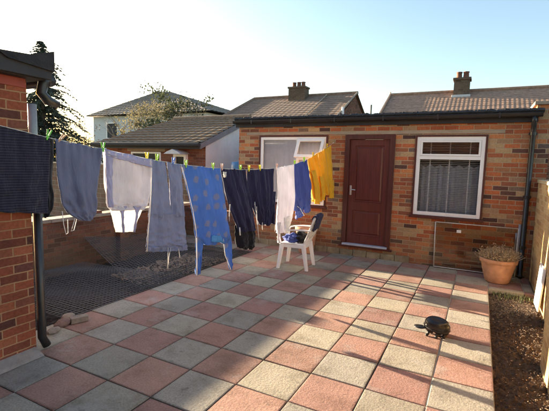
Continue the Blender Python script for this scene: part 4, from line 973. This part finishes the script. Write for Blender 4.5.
def drape(name, label, cat, u0, u1, vlo_f, vlo_b, mat, seed, lift=.016):
    bm = BM(); nu_, nv_ = 16, 30; G0=[]; G1=[]; path=[]
    for j in range(nv_+1):
        t = j/nv_*2-1; r0=[]; r1=[]
        for i in range(nu_+1):
            u = u0+(u1-u0)*i/nu_; w = .010*noise.noise((u*14,t*5,seed))+.006*math.sin(u*40+seed)
            e = .10*noise.noise((u*6,seed,0)); lo_f, lo_b = vlo_f+e, vlo_b+e
            for th_,R_ in ((0.,r0),(.006,r1)):
                o_ = lift+w+th_
                if t < -.12: v = lo_f+(1-lo_f)*(t+1)/.88; p = back_pt(u,v,o_)
                elif t > .12: v = 1-(1-lo_b)*(t-.12)/.88; p = back_pt(u,v,-o_)
                else:
                    an = (t+.12)/.24*PI; p = back_pt(u,1,math.cos(an)*o_)+Vector((0,0,math.sin(an)*o_))
                R_.append(bm.verts.new(p))
        G0.append(r0); G1.append(r1)
    for j in range(nv_):
        for i in range(nu_): bm.faces.new((G0[j][i],G0[j][i+1],G0[j+1][i+1],G0[j+1][i])); bm.faces.new((G1[j][i],G1[j+1][i],G1[j+1][i+1],G1[j][i+1]))
        for i in (0,nu_): bm.faces.new((G0[j][i],G0[j+1][i],G1[j+1][i],G1[j][i]))
    for i in range(nu_):
        for j in (0,nv_): bm.faces.new((G0[j][i],G1[j][i],G1[j][i+1],G0[j][i+1]))
    obj(name, bm, mat, smooth=True, label=label, cat=cat, loc=CH)
drape('white_cloth','white cloth draped over the front of the white chair back','cloth',.02,.98,.10,.25,F['white'],4)
drape('dark_cloth','dark navy cloth hanging down behind the white chair back','cloth',.15,.95,.90,.50,F['navy'],9,.034)

# ------------------------------------------------------------------ pots
def pot_prof(R, H): return [(.0,.0),(R*.60,.0),(R*.66,.03*H),(R*.84,.5*H),(R*.93,.80*H),(R*.94,.82*H),(R*1.02,.83*H),(R*1.03,.97*H),(R*1.0,H),(R*.93,H),(R*.90,.84*H),(R*.86,.80*H),(0,.80*H)]
pp = thing('potted_plant','terracotta pot with a dried out bushy plant in the corner by the downpipe','potted plant',(.34,6.90,0))
bm = BM(); lathe(bm, pot_prof(.255,.37),(.34,6.90,.0),40); obj('pot', bm, M['pot'], pp, smooth=True)
bm = BM(); lathe(bm,[(0,.335),(.12,.34),(.235,.315)],(.34,6.90,0),20); obj('soil', bm, M['soil'], pp)
bm = BM(); random.seed(17)
for _ in range(900):
    a = random.uniform(0,2*PI); r = .21*math.sqrt(random.random()); p = Vector((.34+r*math.cos(a),6.90+r*math.sin(a),.32)); 
    d = Vector((math.cos(a)*r*1.8+random.gauss(0,.25),math.sin(a)*r*1.8+random.gauss(0,.25),random.uniform(.5,1.0))).normalized(); L = random.uniform(.10,.27)*(1.15-r/.21*.4)
    m_ = p+d*L*.55+Vector((random.gauss(0,.01),random.gauss(0,.01),0)); e = p+d*L+Vector((0,0,-.02*random.random()))
    tube(bm,[p,m_,e],[.0022,.002,.0012],3,cap=False)
    for q in (m_,e,(m_+e)/2):
        if random.random() < .75:
            w = Vector((random.gauss(0,1),random.gauss(0,1),random.gauss(0,.6))).normalized(); s = random.uniform(.008,.018); v2 = w.orthogonal().normalized()
            bm.faces.new([bm.verts.new(q),bm.verts.new(q+w*s+v2*s*.4),bm.verts.new(q+w*s*2),bm.verts.new(q+w*s-v2*s*.4)])
obj('dried_plant', bm, M['dry'], pp, recalc=False)
p2 = thing('terracotta_pot','large terracotta pot against the back wall behind the white chair','pot',(-2.93,7.08,0))
bm = BM(); lathe(bm, pot_prof(.215,.52),(-2.93,7.08,.0),40); obj('pot', bm, M['pot'], p2, smooth=True)
bm = BM(); lathe(bm,[(0,.44),(.1,.45),(.18,.43)],(-2.93,7.08,0),20); obj('soil', bm, M['soil'], p2)

# ------------------------------------------------------------------ black domed thing on the paving
dc = Vector((-.285,4.31,0)); dm = thing('domed_ornament','small glossy black domed object on stubby legs lying alone on the sunny paving','ornament',dc)
ax = Vector((.98,.16,-.14)).normalized(); up = Vector((.10,-.10,1)).normalized(); ay = up.cross(ax).normalized(); ax = ay.cross(up)
bm = BM(); nn, kk = 36, 20; rings = []
for k in range(kk+1):
    t = k/kk*PI; r = math.sin(t)**.66 if 0 < t < PI else 0.; z = math.cos(t); z = (abs(z)**.85)*(1 if z > 0 else -1)
    rings.append([bm.verts.new(dc+Vector((0,0,.092))+ax*(.128*r*math.cos(2*PI*i/nn))+ay*(.10*r*math.sin(2*PI*i/nn))+up*(.088*z-(.022*max(0,1-(r/.7)**2) if z > 0 else 0)+.012*r*math.cos(2*PI*i/nn)*-.6)) for i in range(nn)])
for a_,b_ in zip(rings,rings[1:]):
    for i in range(nn): bm.faces.new((a_[i],a_[(i+1)%nn],b_[(i+1)%nn],b_[i]))
bmesh.ops.remove_doubles(bm, verts=bm.verts, dist=1e-5)
obj('dome', bm, M['blackg'], dm, smooth=True)
bm = BM(); prev=None
for i in range(nn): pass
tube(bm,[dc+Vector((0,0,.092))+ax*(.1265*math.cos(2*PI*i/40))+ay*(.1015*math.sin(2*PI*i/40))+up*(-.008*math.cos(2*PI*i/40)-.012) for i in range(41)],.006,6,cap=False); obj('rim', bm, M['blackm'], dm, smooth=True)
for f,s,f2,s2 in ((-.075,-.05,-.095,-.075),(-.01,-.07,-.005,-.10),(.06,-.045,.07,-.07),(-.03,.06,-.04,.085),(.06,.05,.075,.07)):
    bm = BM(); a_ = dc+ax*f+ay*s+Vector((0,0,.06)); b_ = dc+ax*f2+ay*s2; b_.z = .012; tube(bm,[a_,(a_+b_)/2+Vector((0,0,-.006)),b_],[.018,.014,.013],8); tube(bm,[b_+Vector((0,0,.006)),b_+Vector((-.012,-.012,-.004))],.015,8); obj('leg', bm, M['blackm'], dm, smooth=True)
bm = BM(); h0 = dc+ax*-.165+ay*-.035+Vector((0,0,.064)); prof=[(0,-.012),(.040,-.010),(.058,0),(.056,.006),(.035,.010),(0,.011)]
lathe(bm, prof, h0, 20, 1.1, .85); obj('paddle', bm, M['blackg'], dm, smooth=True)
bm = BM(); tube(bm,[h0+ax*.03,dc+ax*-.09+Vector((0,0,.085))],.014,8); obj('neck', bm, M['blackm'], dm, smooth=True)
for q in ((-.03,-.085,.055),(.035,-.078,.05)):
    bm = BM(); p = dc+ax*q[0]+ay*q[1]+Vector((0,0,q[2])); obox(bm,p,ax,ay,up,.014,.006,.010,.003); obj('clip', bm, M['steel'], dm)

# ------------------------------------------------------------------ clear panel and white board
fp = thing('framed_panel','clear panel in a thin metal frame leaning on the wall under the right window','panel',(0,YW-.06,0))
bm = BM(); zt, zb, xl, xr = .79, .02, -.63, .60; yt, yb = YW-.035, YW-.085; r=.010
tube(bm,[(xl+.02,yb,zb),(xl,yt,zt)],r,6); tube(bm,[(xr-.0,yb,zb),(xr,yt,zt)],r,6); tube(bm,[(xl,yt,zt),(xr,yt,zt)],r,6); tube(bm,[(xl+.02,yb,zb),(xr,yb,zb)],r,6); obj('frame', bm, M['alu'], fp, smooth=True)
bm = BM(); quad(bm,(xl+.02,yb,zb),(xr,yb,zb),(xr,yt,zt),(xl,yt,zt)); obj('pane', bm, M['glass'], fp)
bm = BM(); zz_=.66; yy=yb+(yt-yb)*(zz_-zb)/(zt-zb); box(bm,-.29,-.22,yy-.006,yy-.002,zz_-.025,zz_+.025,.001); obj('sticker', bm, M['upvc'], fp)
bm = BM(); obox(bm,(.772,5.93,.25),(0,1,.0),(.06,0,.998),(.998,0,-.06),.20,.27,.010,.003)
obj('white_board', bm, M['plastic_w'], label='white board leaning on the sunlit garden wall at the soil bed', cat='board', loc=(.772,5.93,0))
